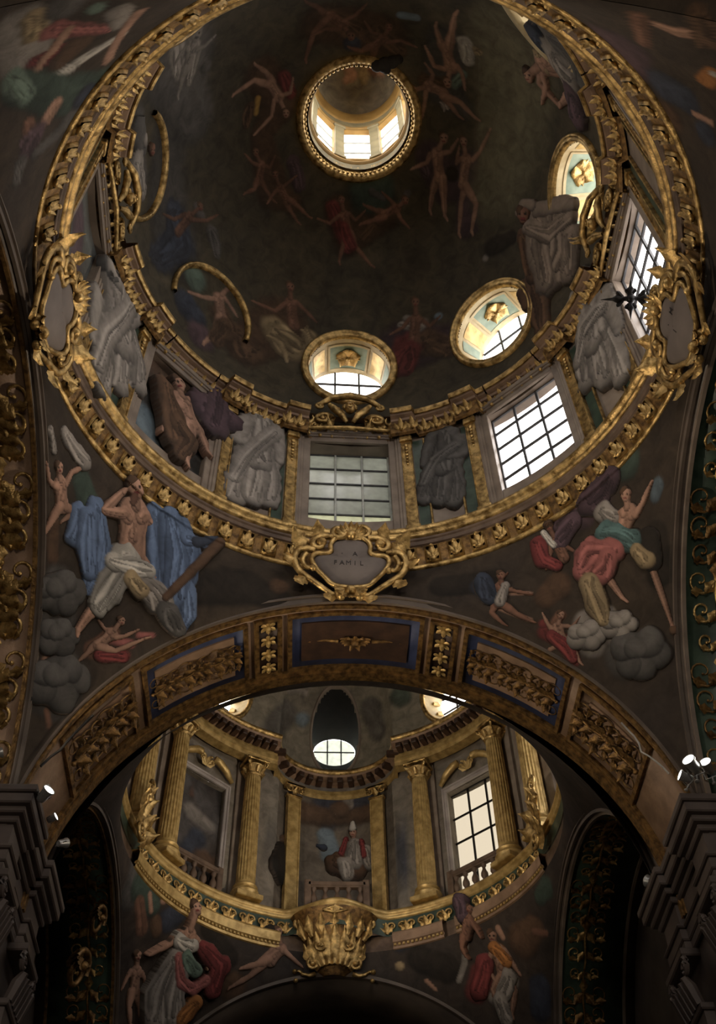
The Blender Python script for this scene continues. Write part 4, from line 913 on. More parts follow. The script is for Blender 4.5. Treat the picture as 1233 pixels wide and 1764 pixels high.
# =================================================================== THE CHOIR DRUM
BW0, BW1, BWA, BWH = 17.45, 20.55, R_(43.6), R_(8.9)
OPEN2 = (BWA, -BWA, R_(90), R_(133), R_(-133), R_(170))
ph2 = sorted(set([round(R_(-180 + i * 2.0), 5) for i in range(180)] + [round(v, 5) for c in OPEN2 for v in (c - BWH, c + BWH) if abs(v) < PI]))
zz = [16.9, BW0] + lin(BW0, BW1, 4)[1:] + [21.5, 22.4]
b = MB().grid([[az(p, drum2_r(p), z, D2) for z in zz] for p in ph2], cu=True, skip=lambda i, j: 1 <= j <= 3 and any(c - BWH - 1e-4 <= ph2[i] < c + BWH - 1e-4 for c in OPEN2))
for c in OPEN2:
    pts = [(c - BWH, BW0), (c - BWH, BW1), (c + BWH, BW1), (c + BWH, BW0)]
    for q in range(4):
        (p0, z0), (p1, z1) = pts[q], pts[(q + 1) % 4]
        b.grid([[az(p0 + (p1 - p0) * i / 6, r, z0 + (z1 - z0) * i / 6, D2) for r in (DRUM2_R, 5.75)] for i in range(7)])
fig = [('bd', [(565, 1400, 40), (620, 1380, 40)]), ('sb', [(560, 1440, 18), (570, 1475, 22)]), ('br', [(520, 1400, 26), (640, 1400, 20)]), ('gr', [(598, 1362, 14), (600, 1390, 10)]), ('bd', [(690, 1440, 12), (695, 1500, 14)]), ('br', [(585, 1395, 20)]), ('gd', [(470, 1400, 12), (470, 1440, 12)]),
       ('bd', [(345, 1420, 26), (360, 1440, 22)]), ('bd', [(285, 1360, 10), (275, 1420, 10)]), ('dk', [(475, 1490, 14)])]
V_ = b
V_.grid([[az(p, 5.5, z, D2) for z in lin(20.55, 20.6, 2)] for p in (0, .001)])
ch = painted('wall_choir', MB().add(b.v, b.f), resolve(fig, 'drum2'), [(108, 100, 90), (136, 127, 114), (118, 108, 96)], 41); struct(ch, 'grey painted drum wall of the choir with a concave bay')
# finer painted lining of the concave bay, with the architecture painted behind the bishop
b = MB().grid([[az(p, drum2_r(p) - .02, z, D2) for z in lin(17.05, 21.6, 130)] for p in lin(R_(-17), R_(17), 150)])
o = painted('painted_bay', b, resolve(fig, 'drum2'), [(84, 76, 66), (112, 102, 90), (96, 88, 80)], 43, ch); o['label'] = 'painted sky and architecture behind the seated bishop'
window('cream lit choir window with dark bars behind the balusters', wall_frame(BWA, 5.6, (BW0 + BW1) / 2, D2), 1.8, BW1 - BW0, 3, 4, GLASS_C, IRON, bw=.05)
for c, lab in ((R_(90), 'tall unseen choir window added for light on the daylight flank'), (R_(133), 'tall unseen choir window added for light behind the great arch, daylight side'), (R_(-133), 'tall unseen choir window added for light behind the great arch, shaded side'), (R_(170), 'tall unseen choir window added for light above the great arch')):  # unseen windows added to bring daylight into the dark choir
    window(lab, wall_frame(c, 5.6, (BW0 + BW1) / 2, D2), 1.8, BW1 - BW0, 3, 4, GLASS, IRON, bw=.05)
fig = [('dk', [(385, 1350, 14), (390, 1400, 14)]), ('sd', [(340, 1345, 8), (335, 1365, 10)]), ('gr', [(335, 1395, 20), (365, 1420, 18)]), ('bd', [(345, 1440, 22), (330, 1460, 20)]), ('br', [(355, 1480, 26), (380, 1490, 20)])]
b = MB().grid([[az(p, 5.56, z, D2) for z in lin(BW0, BW1, 70)] for p in lin(-BWA - BWH, -BWA + BWH, 50)])
o = painted('painted_panel', b, resolve(fig, 'drum2'), [(58, 52, 48), (84, 80, 78), (66, 58, 52)], 47, ch); o['label'] = 'dark painted scene in the blind choir window'
for c in (BWA, -BWA):
    w = DRUM2_R * math.sin(BWH); M0 = wall_frame(c, DRUM2_R * math.cos(BWH), 0, D2); b = MB()
    for d, i0, i1 in ((.06, 0, .1), (.1, .08, .14)):
        b.box(-w - i1, -w - i0, BW0 - .2, BW1 + i1, -.02, d, .012).box(w + i0, w + i1, BW0 - .2, BW1 + i1, -.02, d, .012).box(-w - i0, w + i0, BW1 + i0, BW1 + i1, -.02, d, .012)
    obj('architrave', b, STONE_L, ch, M0, smooth=False)
    b = MB()         # broken pediment
    for s in (-1, 1):
        b.tube([(s * (w + .1), BW1 + .18, .16), (s * w * .8, BW1 + .42, .2), (s * w * .5, BW1 + .58, .2), (s * w * .28, BW1 + .62, .18)], [.06, .1, .11, .1], 8)
        scroll(b, [(s * .16 + p[0] * .9, BW1 + .5 + p[1]) for p in spiral((0, 0), .14, 1.3, PI / 2, s)], .04, .02, .16)
    for i in range(5): leaf(b, .26, .07, .3, 2, (0, BW1 + .3, .12), (i - 2) * .6, .04)
    obj('broken_pediment', b, OCHRE, ch, M0)
for a in (-74, -66, -56.7, -27.5, 27.5, 56.7, 66, 74):
    b = MB().box(-.36, .36, 17.1, 21.6, -.05, .1, .01); obj('respond', b, STONE, ch, wall_frame(R_(a), DRUM2_R - .02, 0, D2), smooth=False)
# balcony: floor, rim, green frieze with gilt scrolls, dentil slab
def boff(a):
    d = abs(math.degrees((a + PI) % (2 * PI) - PI)); 
    return -.74 * (math.cos(min(d / 15.5, 1) * PI / 2) ** 1.3) if d < 15.5 else 0.0
rimo = struct(obj('trim_8', ringsweep([(4.96, 16.80), (4.9, 16.82), (4.87, 16.87), (4.9, 16.91), (4.85, 16.93), (4.83, 16.99), (4.86, 17.05), (4.95, 17.07)], D2, 360, boff), OCHRE), 'gilt rim of the choir balcony curving forward in the middle')
obj('balcony_floor', MB().grid([[az(2 * PI * i / 360, 4.9 + boff(2 * PI * i / 360), 17.03, D2), az(2 * PI * i / 360, drum2_r((2 * PI * i / 360 + PI) % (2 * PI) - PI) + .05, 17.03, D2)] for i in range(361)]), STONE, rimo)
obj('green_frieze', ringsweep([(4.93, 16.36), (4.93, 16.82)], D2, 360, boff), GREEN, rimo)
for a0, a1 in ((-75, -17), (17, 33), (37, 75)):
    obj('dentil_slab', ringsweep([(4.86, 15.9), (4.76, 15.92), (4.75, 15.98), (4.79, 16.0), (4.79, 16.05), (4.72, 16.08), (4.7, 16.3), (4.74, 16.36), (4.95, 16.38)], D2, 80, None, R_(a0), R_(a1)), STUCCO if a0 > 0 else OCHRE, rimo, sharp=35)
    dm = MB().box(-.03, .03, -.03, .03, -.02, .05, .008).mesh('dentil', OCHRE, False) if a0 == -75 else dm
    n = int((a1 - a0) / 1.25)
    for i in range(n): link('dentil', dm, rimo, wall_frame(R_(a0 + (a1 - a0) * (i + .5) / n), 4.77, 16.02, D2))
b = MB()
for s in (-1, 1):
    scroll(b, spiral((s * .13, .02), .11, 1.3, PI if s > 0 else 0, -s), .03, .014, .04); leaf(b, .2, .06, .3, 2, (s * .02, -.13, .02), -s * .9, .03)
leaf(b, .28, .08, .4, 2, (0, -.18, .02), 0, .03)
fs = b.mesh('frieze_scroll', GOLD)
for i in range(24):
    a = -69 + i * 6
    if abs(a) < 14 or i % 1: continue
    link('frieze_scroll', fs, rimo, wall_frame(R_(a), 4.915, 16.58, D2))
obj('lower_face', ringsweep([(4.93, 15.85), (4.93, 16.4)], D2, 180), BROWN, rimo)
# entablature carried by the columns, following the concave bay
def eoff(a): return plan2((a + PI) % (2 * PI) - PI)
e2 = struct(obj('trim_9', ringsweep([(5.2, 21.58), (4.92, 21.6), (4.9, 21.7), (4.87, 21.72), (4.87, 21.86), (4.95, 21.9), (4.95, 22.08)], D2, 540, eoff), OCHRE, sharp=35), 'gilt entablature above the choir columns bending into the bay')
obj('cornice', ringsweep([(4.95, 22.06), (4.84, 22.1), (4.82, 22.16), (4.66, 22.22), (4.62, 22.3), (4.58, 22.36), (4.6, 22.42), (4.98, 22.46)], D2, 540, eoff), STUCCO, e2, sharp=30)
obj('gilt_lip', ringsweep([(4.63, 22.28), (4.58, 22.3), (4.55, 22.36), (4.57, 22.42), (4.63, 22.43)], D2, 540, eoff), GOLD, e2)
mo = MB().box(-.075, .075, -.09, .07, -.16, .2, .025).mesh('modillion', MAROON, False)
for i in range(60):
    a = R_(-88.5 + 3 * i); d = .01; r0, r1 = 4.78 + eoff(a - d), 4.78 + eoff(a + d)
    p0, p1 = Vector(az(a - d, r0, 22.1, D2)), Vector(az(a + d, r1, 22.1, D2)); link('modillion', mo, e2, frame((p0 + p1) / 2, p1 - p0, (0, 0, 1)))
obj('ledge', ringsweep([(4.9, 22.44), (5.9, 22.47)], D2, 360, eoff), STUCCO, e2)
# choir dome with its two round windows and the oval one
L2Z, L2R, L2A = 23.5, 1.0, R_(44)
OVZ, OVX, OVH = 23.62, .74, 1.1
fig = [('gr', [(500, 1190, 10), (530, 1180, 10)]), ('gd', [(490, 1230, 26), (480, 1260, 24)]), ('gr*', [(505, 1185, 8), (525, 1195, 8)]), ('gd', [(640, 1220, 24), (650, 1260, 20)]), ('gk', [(690, 1200, 24)]), ('sb', [(520, 1240, 16)])]
def skip2(i, j):
    p = (p2[i] + p2[(i + 1) % len(p2)]) / 2; q = dome2_p(p, (t2[j] + t2[j + 1]) / 2); z = q[2]
    if z > 25.5: return False
    x = q[0]
    if q[1] > D2 and (x / (OVX - .03)) ** 2 + ((z - OVZ) / (OVH - .03)) ** 2 < 1: return True
    for c in (L2A, -L2A):
        d = p - c
        if abs(d) < .5 and (4.8 * math.sin(d)) ** 2 + (z - L2Z) ** 2 < (L2R - .05) ** 2: return True
    return False
p2 = [-PI + 2 * PI * i / 400 for i in range(400)]; t2 = lin(0, 1, 110)
b = MB().grid(quad_grid(dome2_p, p2, t2), cu=True, skip=lambda i, j: i < 399 and j < 109 and skip2(i, j))
dm2 = struct(painted('ceiling_choir_dome', b, resolve(fig, 'dome2'), [(108, 102, 88), (134, 126, 110), (116, 108, 96)], 51), 'grey painted choir dome above the columns')
zc = D2Z + D2H * math.sin(math.acos(OC2_R / D2R)); obj('cap', MB().lathe([(OC2_R + .02, zc - .02), (.9, zc + .5), (.01, zc + .7)], 40, ctr=(0, D2)), DARKWALL, dm2)
def rim2(pt, prof, n=72):  # pt(a, r, d)
    return MB().grid([[pt(a, r, d) for r, d in prof] for a in lin(0, 2 * PI, n)])
def dome2_at(x, z, c):
    lo = 0.0; a = math.asin(min(1, max(0, (z - D2Z) / D2H))); t = a / math.acos(OC2_R / D2R); ph = c
    for _ in range(4):
        q = dome2_p(ph, t); r = math.hypot(q[0], q[1] - D2); ph = c + math.asin(max(-1, min(1, x / r)))
    return q, r
for c, lab in ((L2A, 'round choir window with sunlit yellow soffit beside the oval window'), (-L2A, 'round choir window with gilt scalloped soffit on the shaded side')):
    def pt(a, r, d, c=c):
        q, rr = dome2_at(r * math.sin(a), L2Z + r * math.cos(a), c); k = (rr - d) / rr; return (q[0] * k, D2 + (q[1] - D2) * k, q[2])
    Mg = wall_frame(c, 5.5, 23.75, D2); inv = Mg.inverted(); root = window(lab, Mg, 1.7, 1.7, 3, 3, GLASS, IRON, circ=.85, bw=.05)
    b = rim2(pt, [(.93, 0), (.93, .07), (.97, .1), (1.02, .1), (1.06, .07), (1.08, 0)]); b.v = [tuple(inv @ Vector(v)) for v in b.v]; obj('gilt_rim', b, GOLD, root)
    gl = lambda a, f: Vector(pt(a, .95, 0)).lerp(Mg @ Vector((.86 * math.sin(a), .86 * math.cos(a), .02)), f)
    obj('tunnel', MB().grid([[tuple(inv @ gl(a, f)) for f in lin(0, 1, 6)] for a in lin(0, 2 * PI, 61)]), CREAM, root)
    e = MB()
    for k in range(9):
        a = -2.0 + .5 * k
        p = inv @ (gl(a, .45)); q = inv @ gl(a, .8); n = Vector((-math.sin(a), -math.cos(a), 0)) * .04
        e.tube([tuple(p + n), tuple((p + q) / 2 + n * 1.6), tuple(q + n)], [.05, .08, .04], 7)
    obj('soffit_ornament', e, OCHRE, root)
def pt(a, r, d):
    q, rr = dome2_at(OVX * r * math.sin(a), OVZ + OVH * r * math.cos(a), 0); k = (rr - d) / rr; return (q[0] * k, D2 + (q[1] - D2) * k, q[2])
Mg = wall_frame(0, 6.9, 23.95, D2); inv = Mg.inverted(); root = window('dark oval window above the concave choir bay, lit only at its foot', Mg, 1.3, 1.05, 3, 2, GLASS_F, LEADM, circ=.52, bw=.035, sx=1.25)
b = rim2(pt, [(.97, 0), (.97, .05), (1.0, .07), (1.05, .05), (1.07, 0)]); b.v = [tuple(inv @ Vector(v)) for v in b.v]; obj('plain_rim', b, STONE, root)
gl = lambda a, f: Vector(pt(a, .98, 0)).lerp(Mg @ Vector((.66 * math.sin(a), .53 * math.cos(a), .02)), f)
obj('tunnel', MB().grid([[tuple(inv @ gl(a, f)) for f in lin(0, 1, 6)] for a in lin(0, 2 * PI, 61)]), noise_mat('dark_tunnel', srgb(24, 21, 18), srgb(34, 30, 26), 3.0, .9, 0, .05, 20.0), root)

# ---- columns
def column(label, M, group):
    r = thing('fluted_column', label, 'column', M, group); H0, H1 = .38, 3.78
    nf = 20; P = []
    for z in [H0] + lin(H0 + .06, H1 - .06, 12) + [H1]:
        t = (z - H0) / (H1 - H0); rad = .255 * (1 - .16 * t ** 1.6); row = []
        end = z in (H0, H1)
        for k in range(nf * 4):
            f = k % 4; row.append((math.sin(2 * PI * k / (nf * 4)) * rad * (1 if end or f in (0,) else .93 if f in (1, 3) else .90), math.cos(2 * PI * k / (nf * 4)) * rad * (1 if end or f == 0 else .93 if f in (1, 3) else .90), z))
        P.append(row)
    obj('shaft', MB().grid(P, cv=True), OCHRE, r, sharp=60)
    b = MB().lathe([(.02, .0), (.36, 0), (.36, .06), (.38, .1), (.36, .15), (.31, .17), (.29, .22), (.32, .25), (.33, .28), (.3, .32), (.27, .34), (.265, .4)], 32); bs_ = obj('base', b, OCHRE, r, sharp=40); obj('plinth', MB().box(-.36, .36, -.36, .36, -.13, .02, .02), OCHRE, bs_, smooth=False)
    b = MB().lathe([(.215, 3.76), (.25, 3.8), (.25, 3.84), (.22, 3.86), (.24, 3.95), (.31, 4.1), (.02, 4.12)], 28)
    for k in range(8):
        a = 2 * PI * k / 8; b.tube([((.2 + o_) * math.sin(a), (.2 + o_) * math.cos(a), z) for o_, z in ((.02, 3.86), (.06, 3.96), (.12, 4.03), (.15, 4.0))], [.05, .065, .045, .02], 6)
    cp_ = obj('capital', b, GOLD, r, sharp=50)
    for k in range(4):
        a = PI / 4 + PI / 2 * k; ux, uy = math.sin(a), math.cos(a); b = MB()
        b.tube([(ux * (.3 + p[0]), uy * (.3 + p[0]), 4.14 + p[1]) for p in spiral((.02, 0), .11, 1.5, PI / 2, -1)], [.035] * 18, 6); obj('volute', b, GOLD, cp_)
    obj('abacus', MB().box(-.33, .33, -.33, .33, 4.2, 4.3, .02), GOLD, cp_, smooth=False); return r
CZ = 17.2
cl = {-56.7: 'fluted gilt column at the outer side of the blind choir window', -27.5: 'fluted gilt column between the blind choir window and the concave bay', 27.5: 'fluted gilt column between the concave bay and the cream choir window',
      56.7: 'fluted gilt column in half shade at the outer side of the cream choir window', -72: 'outermost gilt column on the blind window side, mostly behind the great arch', 72: 'outermost gilt column on the cream window side, mostly behind the great arch'}
for a, lab in cl.items(): column(lab, wall_frame(R_(a), 5.05, CZ, D2) @ Matrix.Rotation(-PI / 2, 4, 'X'), 'fluted columns of the choir drum')
for s, nm in ((-1, 'dark monk'), (1, 'bishop')):
    M = frame((s * 1.2, D2 + 5.55, 17.1), (math.cos(s * .45), -math.sin(s * .45), 0), (0, 0, 1)); t = thing('niche_pilaster', 'flat gilt pilaster in the concave bay on the side of the ' + nm, 'pilaster', M, 'pilasters of the concave bay')
    obj('shaft', MB().box(-.2, .2, .2, 4.05, -.1, .06, .015).box(-.2, -.16, .25, 4.0, .05, .085).box(.16, .2, .25, 4.0, .05, .085), OCHRE, t, smooth=False)
    obj('base', MB().box(-.25, .25, 0, .1, -.1, .12, .02).box(-.23, .23, .1, .2, -.1, .1, .02), OCHRE, t, smooth=False)
    b = MB().box(-.24, .24, 4.05, 4.12, -.1, .1, .02).box(-.3, .3, 4.36, 4.46, -.1, .16, .02)
    for q in (-1, 1): scroll(b, spiral((q * .2, 4.26), .12, 1.6, PI / 2, q), .035, .02, .12)
    leaf(b, .22, .08, .5, 2, (0, 4.1, .08), 0, .03); obj('capital', b, GOLD, t)
# ---- balustrades
def balustrade(label, M, w, n, mat, group=None):
    t = thing('balustrade', label, 'balustrade', M, group)
    obj('hand_rail', MB().box(-w / 2, w / 2, .74, .86, -.1, .1, .02).box(-w / 2, w / 2, .7, .76, -.07, .07, .01), mat, t, smooth=False)
    obj('foot_rail', MB().box(-w / 2, w / 2, 0, .1, -.09, .09, .015), mat, t, smooth=False)
    pr = [(.05, .1), (.07, .12), (.07, .16), (.035, .2), (.05, .26), (.095, .36), (.09, .44), (.045, .54), (.04, .6), (.07, .64), (.07, .7)]
    bmsh = MB().grid([[(r * math.cos(2 * PI * k / 12), z, r * math.sin(2 * PI * k / 12)) for r, z in pr] for k in range(12)], cu=True).mesh('baluster', mat)
    for i in range(n): link('baluster', bmsh, t, Matrix.Translation((-w / 2 + w * (i + .5) / n, 0, 0)))
    for s in (-1, 1): obj('end_post', MB().box(s * w / 2 - .09, s * w / 2 + .09, 0, .92, -.1, .1, .02), mat, t, smooth=False)
balustrade('dark baluster rail silhouetted against the cream choir window', wall_frame(BWA, 5.22, 17.05, D2), 1.75, 6, BROWN)
balustrade('brown baluster rail below the seated bishop', frame((.02, D2 + 4.75, 17.0), (1, 0, 0), (0, 0, 1)), 1.5, 5, BROWN)
balustrade('low baluster rail in front of the blind choir window', wall_frame(-BWA, 5.22, 17.05, D2), 1.6, 5, BROWN)

# =================================================================== GILT ORNAMENT
def cartouche(name, label, M, lines):
    t = thing(name, label, 'cartouche', M, 'gilt cartouches on the drum ring')
    half = [(0, .5), (.16, .5), (.3, .42), (.36, .28), (.32, .16), (.42, .1), (.6, .12), (.68, 0), (.6, -.2), (.42, -.4), (.3, -.55), (0, -.58)]
    def smooth(p, k=2):
        for _ in range(k):
            n = [p[0]]
            for a, c in zip(p, p[1:]): n += [(a[0] * .75 + c[0] * .25, a[1] * .75 + c[1] * .25), (a[0] * .25 + c[0] * .75, a[1] * .25 + c[1] * .75)]
            p = n + [p[-1]]
        return p
    h = smooth(half); out = h + [(-x, y) for x, y in reversed(h)][1:-1]
    b = MB(); rings = []
    for f, z in ((1, -.02), (1, .06), (.85, .1), (.5, .13), (.02, .14)): rings.append([(x * f, y * f - .02 * (1 - f), z) for x, y in out])
    b.grid(rings, cv=True); tab = obj('tablet', b, PLASTER, t)
    b = MB(); n = len(out); b.tube([(x * 1.03, y * 1.03, .1) for x, y in out] + [(out[0][0] * 1.03, out[0][1] * 1.03, .1)], .045, 8, False); obj('gilt_border', b, GOLD, t)
    for s in (-1, 1):
        b = MB(); scroll(b, [(s * x, y) for x, y in smooth([(.3, .5), (.55, .5), (.7, .36), (.62, .22), (.5, .26), (.52, .36)])], .075, .045, .1)
        scroll(b, [(s * x, y) for x, y in smooth([(.62, .2), (.9, .24), (1.0, .0), (.92, -.25), (.7, -.42), (.45, -.62), (.3, -.74), (.2, -.68)])], .085, .04, .07)
        scroll(b, [(s * x, y) for x, y in smooth([(.78, .1), (.86, -.05), (.78, -.22), (.66, -.22)])], .05, .03, .12)
        leaf(b, .5, .15, .5, 3, (s * .75, .2, .05), -s * .7, .03); leaf(b, .4, .12, .5, 3, (s * .85, .0, .05), -s * 1.7, .03); leaf(b, .36, .12, .4, 3, (s * .72, -.35, .05), -s * 2.2, .03)
        leaf(b, .34, .12, .6, 3, (s * .55, .42, .08), -s * .2, .03); obj('side_scroll', b, GOLD, t)
    b = MB()
    for i in range(7): leaf(b, .32, .085, .4, 2, (0, .46, .08), (i - 3) * .38, .04)
    for s in (-1, 1): scroll(b, [(s * (.22 + p[0]), .6 + p[1]) for p in spiral((0, 0), .16, 1.4, PI, -s)], .06, .03, .12)
    b.ball((0, .52, .14), .09, 10, 7); obj('crest', b, GOLD, t)
    b = MB()
    for i in range(7): leaf(b, .36, .09, .4, 2, (0, -.56, .06), PI + (i - 3) * .36, .04)
    for s in (-1, 1): b.ball((s * .16, -.78, .1), .08, 8, 6); leaf(b, .3, .1, .3, 2, (s * .2, -.74, .05), -s * 1.8, .03)
    b.ball((0, -.68, .14), .1, 10, 7); obj('foot_ornament', b, GOLD, t)
    for i, tx in enumerate(lines):
        for k, chx in enumerate(tx):
            if chx == ' ': continue
            cu = bpy.data.curves.new('letter', 'FONT'); cu.body = chx; cu.size = .13; cu.align_x = 'CENTER'; cu.extrude = .004
            tmp = bpy.data.objects.new('tmp', cu); COL.objects.link(tmp); bpy.context.view_layer.update()
            me = bpy.data.meshes.new_from_object(tmp.evaluated_get(bpy.context.evaluated_depsgraph_get())); bpy.data.objects.remove(tmp)
            me.materials.clear(); me.materials.append(LETTER); link('letter', me, tab, Matrix.Translation((-.04 + (k - (len(tx) - 1) / 2) * .115, .06 - .2 * i, .138)))
    return t
tl = R_(14)
cartouche('cartouche', 'gilt scrolled cartouche with grey lettered tablet above the great arch', wall_frame(AZ0 * 1.2, 4.66, 16.12, D1, tl), ['· A', 'FAMIL'])
cartouche('cartouche', 'gilt scrolled cartouche with pale tablet above the brown soffit, blind window side', wall_frame(R_(-92), 4.66, 16.02, D1, tl), [])
cartouche('cartouche', 'gilt scrolled cartouche with grey lettered tablet beside the iron star', wall_frame(R_(93), 4.66, 16.02, D1, tl), ['I · M', 'I'])
def gilt_crest(label, M):
    t = thing('gilt_crest', label, 'crest', M, 'gilt crests over the axial windows')
    b = MB(); b.tube([(-.62, .42, .3), (-.35, .5, .42), (0, .53, .46), (.35, .5, .42), (.62, .42, .3)], [.05, .075, .08, .075, .05], 8)
    for s in (-1, 1): scroll(b, spiral((s * .62, .34), .1, 1.4, PI / 2, -s), .045, .025, .3)
    obj('curved_pediment', b, GOLD, t)
    b = MB()
    for s in (-1, 1):
        b.tube([(s * .42, .4, .3), (s * .34, .2, .34), (s * .16, .02, .3), (s * .06, -.12, .22)], [.05, .075, .07, .04], 8)
        scroll(b, spiral((s * .55, .02), .2, 1.4, PI * (s > 0), -s), .06, .03, .2); scroll(b, spiral((s * .9, .06), .15, 1.3, PI * (s > 0), s), .05, .025, .14)
        for k in range(6): leaf(b, .3 - .02 * k, .09, .4, 2, (s * (.35 + .13 * k), -.12 + .02 * k, .08), -s * (.4 + .18 * k), .04)
        for k in range(5): b.ball((s * (.5 + .11 * k), -.2 + .012 * k * k, .14), .045, 7, 5)
    b.tube([(-1.0, -.2, .1), (-.5, -.26, .16), (0, -.3, .2), (.5, -.26, .16), (1.0, -.2, .1)], [.03, .04, .05, .04, .03], 7); obj('acanthus_swag', b, GOLD, t)
    b = MB(); b.ball((0, .2, .36), .13, 14, 10, (.85, 1.05, .9)); b.ball((0, .19, .48), .028, 8, 6); b.ball((0, .12, .46), .035, 8, 5, (1.4, .5, .6))
    for s in (-1, 1): b.ball((s * .05, .23, .465), .022, 8, 6); b.ball((s * .12, .2, .36), .035, 8, 6); leaf(b, .3, .09, .3, 3, (s * .1, .08, .3), -s * 1.1, .03)
    for k in range(9): b.ball((.12 * math.cos(PI * k / 8), .28 + .06 * math.sin(PI * k / 8), .34), .045, 7, 5)
    obj('cherub_head', b, GOLD, t)
for k, lab in ((0, 'gilt pediment crest with cherub head over the frosted window'), (90, 'gilt crest seen edge on beside the sage soffit panel'), (-90, 'gilt crest seen edge on beside the hooked gilt rim'), (180, 'gilt crest over the nave side window')):
    gilt_crest(lab, wall_frame(R_(k) + AZ0, 4.62, 20.42, D1))
# corbel under the choir balcony
t = thing('gilt_corbel', 'large gilt acanthus corbel under the middle of the choir balcony', 'corbel', frame((-.05, D2 + 4.9, 15.3), (1, 0, 0), (0, 0, 1)))
P = [[(w * math.sin(a), z, .06 + d * math.cos(a)) for a in lin(-PI / 2, PI / 2, 17)] for w, z, d in ((.25, .05, .1), (.5, .25, .25), (.62, .5, .36), (.72, .85, .5), (.95, 1.2, .66), (1.08, 1.42, .78), (1.12, 1.5, .8))]
obj('bell', MB().grid(P), GOLD_D, t)
b = MB()
for i in range(9):
    a = (i - 4) * .34; x = .62 * math.sin(a)
    leaf(b, .95 - .06 * abs(i - 4), .16, .25, 3, (x * .6, .15, .12 + .34 * math.cos(a)), -a * .45, .05, 11, 5)
for i in range(7):
    a = (i - 3) * .4; leaf(b, .5, .12, .5, 2, (.75 * math.sin(a), .85, .1 + .5 * math.cos(a)), -a * .4, .05)
obj('acanthus_leaves', b, GOLD, t)
for s in (-1, 1):
    for args in ((spiral((s * .5, .25), .2, 1.5, PI * (s > 0), -s), .055, .03, .3), (spiral((s * .86, 1.28), .15, 1.5, PI / 2, -s), .05, .028, .32), (spiral((s * .36, .62), .16, 1.4, PI * (s > 0), s), .045, .025, .52), ([(s * .45, .1), (s * .6, .05), (s * .75, .08), (s * .85, .16), (s * .95, .15)], .06, .03, .12)): obj('scroll', scroll(MB(), *args), GOLD, t)
    obj('bud', MB().ball((s * .92, -.08, .12), .06, 8, 6), GOLD, t)
b = MB(); b.tube([(-.3, 1.38, .8), (0, 1.46, .86), (.3, 1.38, .8), (0, 1.3, .84), (-.3, 1.38, .8)], .04, 7); leaf(b, .22, .1, .2, 2, (0, 1.28, .84), 0, .03); obj('boss', b, GOLD, t)
# acanthus brackets at the springing of the choir balcony
for px, py, lab, M2 in ((222, 1425, 'gilt acanthus bracket where the choir rim meets the great arch, blind window side', -1), (950, 1425, 'dull gilt acanthus bracket where the choir rim meets the great arch, cream window side', 1)):
    p = at_y(px, py, 17.2 + .6); t = thing('acanthus_bracket', lab, 'bracket', wall_frame(R_(M2 * 78), 4.72, 17.0, D2), 'acanthus brackets of the choir rim'); b = MB()
    for i in range(8): leaf(b, .75 - .03 * i, .16, .35, 3, (.1 * math.sin(i * 2), -.7 + .16 * i, .04), (i % 3 - 1) * .7, .05)
    obj('leaves', b, GOLD, t); 
    for args in ((spiral((.05, .55), .26, 1.6, 0, 1), .07, .04, .12), (spiral((-.12, -.4), .24, 1.5, 0, -1), .06, .03, .12), (spiral((.2, 1.0), .2, 1.4, PI, -1), .05, .025, .1)): obj('volute', scroll(MB(), *args), GOLD, t)
# large C scrolls on the dark choir side arch
for px, py, sc_, lab in ((165, 1585, .8, 'gilt C scroll with curled tip on the dark side arch, upper of two'), (130, 1670, 1.0, 'large gilt C scroll on the dark side arch, lower of two')):
    v = ray(px, py); k = (-A - .3 - CAM[0]) / v[0]; p = CAM + v * k
    t = thing('gilt_scroll', lab, 'scroll ornament', frame(p, (0, .9, -.3), (.3, .3, .9)) @ Matrix.Scale(sc_, 4), 'C scrolls of the side arch'); b = MB()
    scroll(b, spiral((0, 0), .42, 1.1, .6, 1, 26, .5), .075, .05, .05, 1); scroll(b, spiral((.2, .32), .14, 1.2, 3, -1), .05, .03, .06); obj('c_curve', b, GOLD_D, t)
    b = MB()
    for i in range(6): leaf(b, .4, .12, .4, 3, (-.35 + .05 * i, -.3 + .1 * i, .03), 1.2 + .35 * i, .04)
    obj('leaf_tuft', b, GOLD_D, t)

# =================================================================== FIGURES IN RELIEF
figure('prophet_figure', 'bearded bare chested prophet in a blue cloak holding a wooden beam', [
 ('bl*', [(134, 884, 18), (126, 925, 18)]), ('bl*', [(164, 880, 22), (166, 935, 27), (160, 990, 20), (150, 1018, 9)]), ('bl*', [(264, 888, 20), (276, 940, 28), (280, 1000, 26)]), ('bl*', [(302, 908, 24), (322, 950, 24), (310, 1010, 24)]), ('bl*', [(318, 1020, 20), (324, 1060, 15), (312, 1086, 9)]), ('bl*', [(150, 892, 20), (146, 940, 22), (152, 985, 16)]), ('bl*', [(290, 896, 22), (300, 960, 30), (296, 1030, 24)]), ('bl*', [(320, 930, 14), (348, 938, 9)]), ('bd', [(338, 936, 11), (372, 930, 6)])] +
 body((230, 842), (228, 888), (222, 950), [[(176, 880), (210, 848)], [(270, 912), (284, 940)]], [[(168, 1038), (132, 1086)], [(284, 1046), (304, 1084)]], 18, 'sk', 1.1, 1.35) +
 [('sd', [(228, 858, 8), (224, 868, 6)], .7), ('wh*', [(212, 968, 34), (184, 1016, 28), (166, 1046, 19)], .8), ('gr*', [(240, 1000, 22), (276, 1040, 24)]), ('gd*', [(286, 1056, 20), (304, 1086, 15)]), ('wh*', [(188, 968, 15), (226, 978, 20), (254, 986, 13)]), ('tn*', [(222, 1000, 16), (240, 1020, 16)]), ('br', [(283, 1032, 8), (330, 985, 9), (376, 938, 9)])], 'pend', hk=.15, lift=.012)
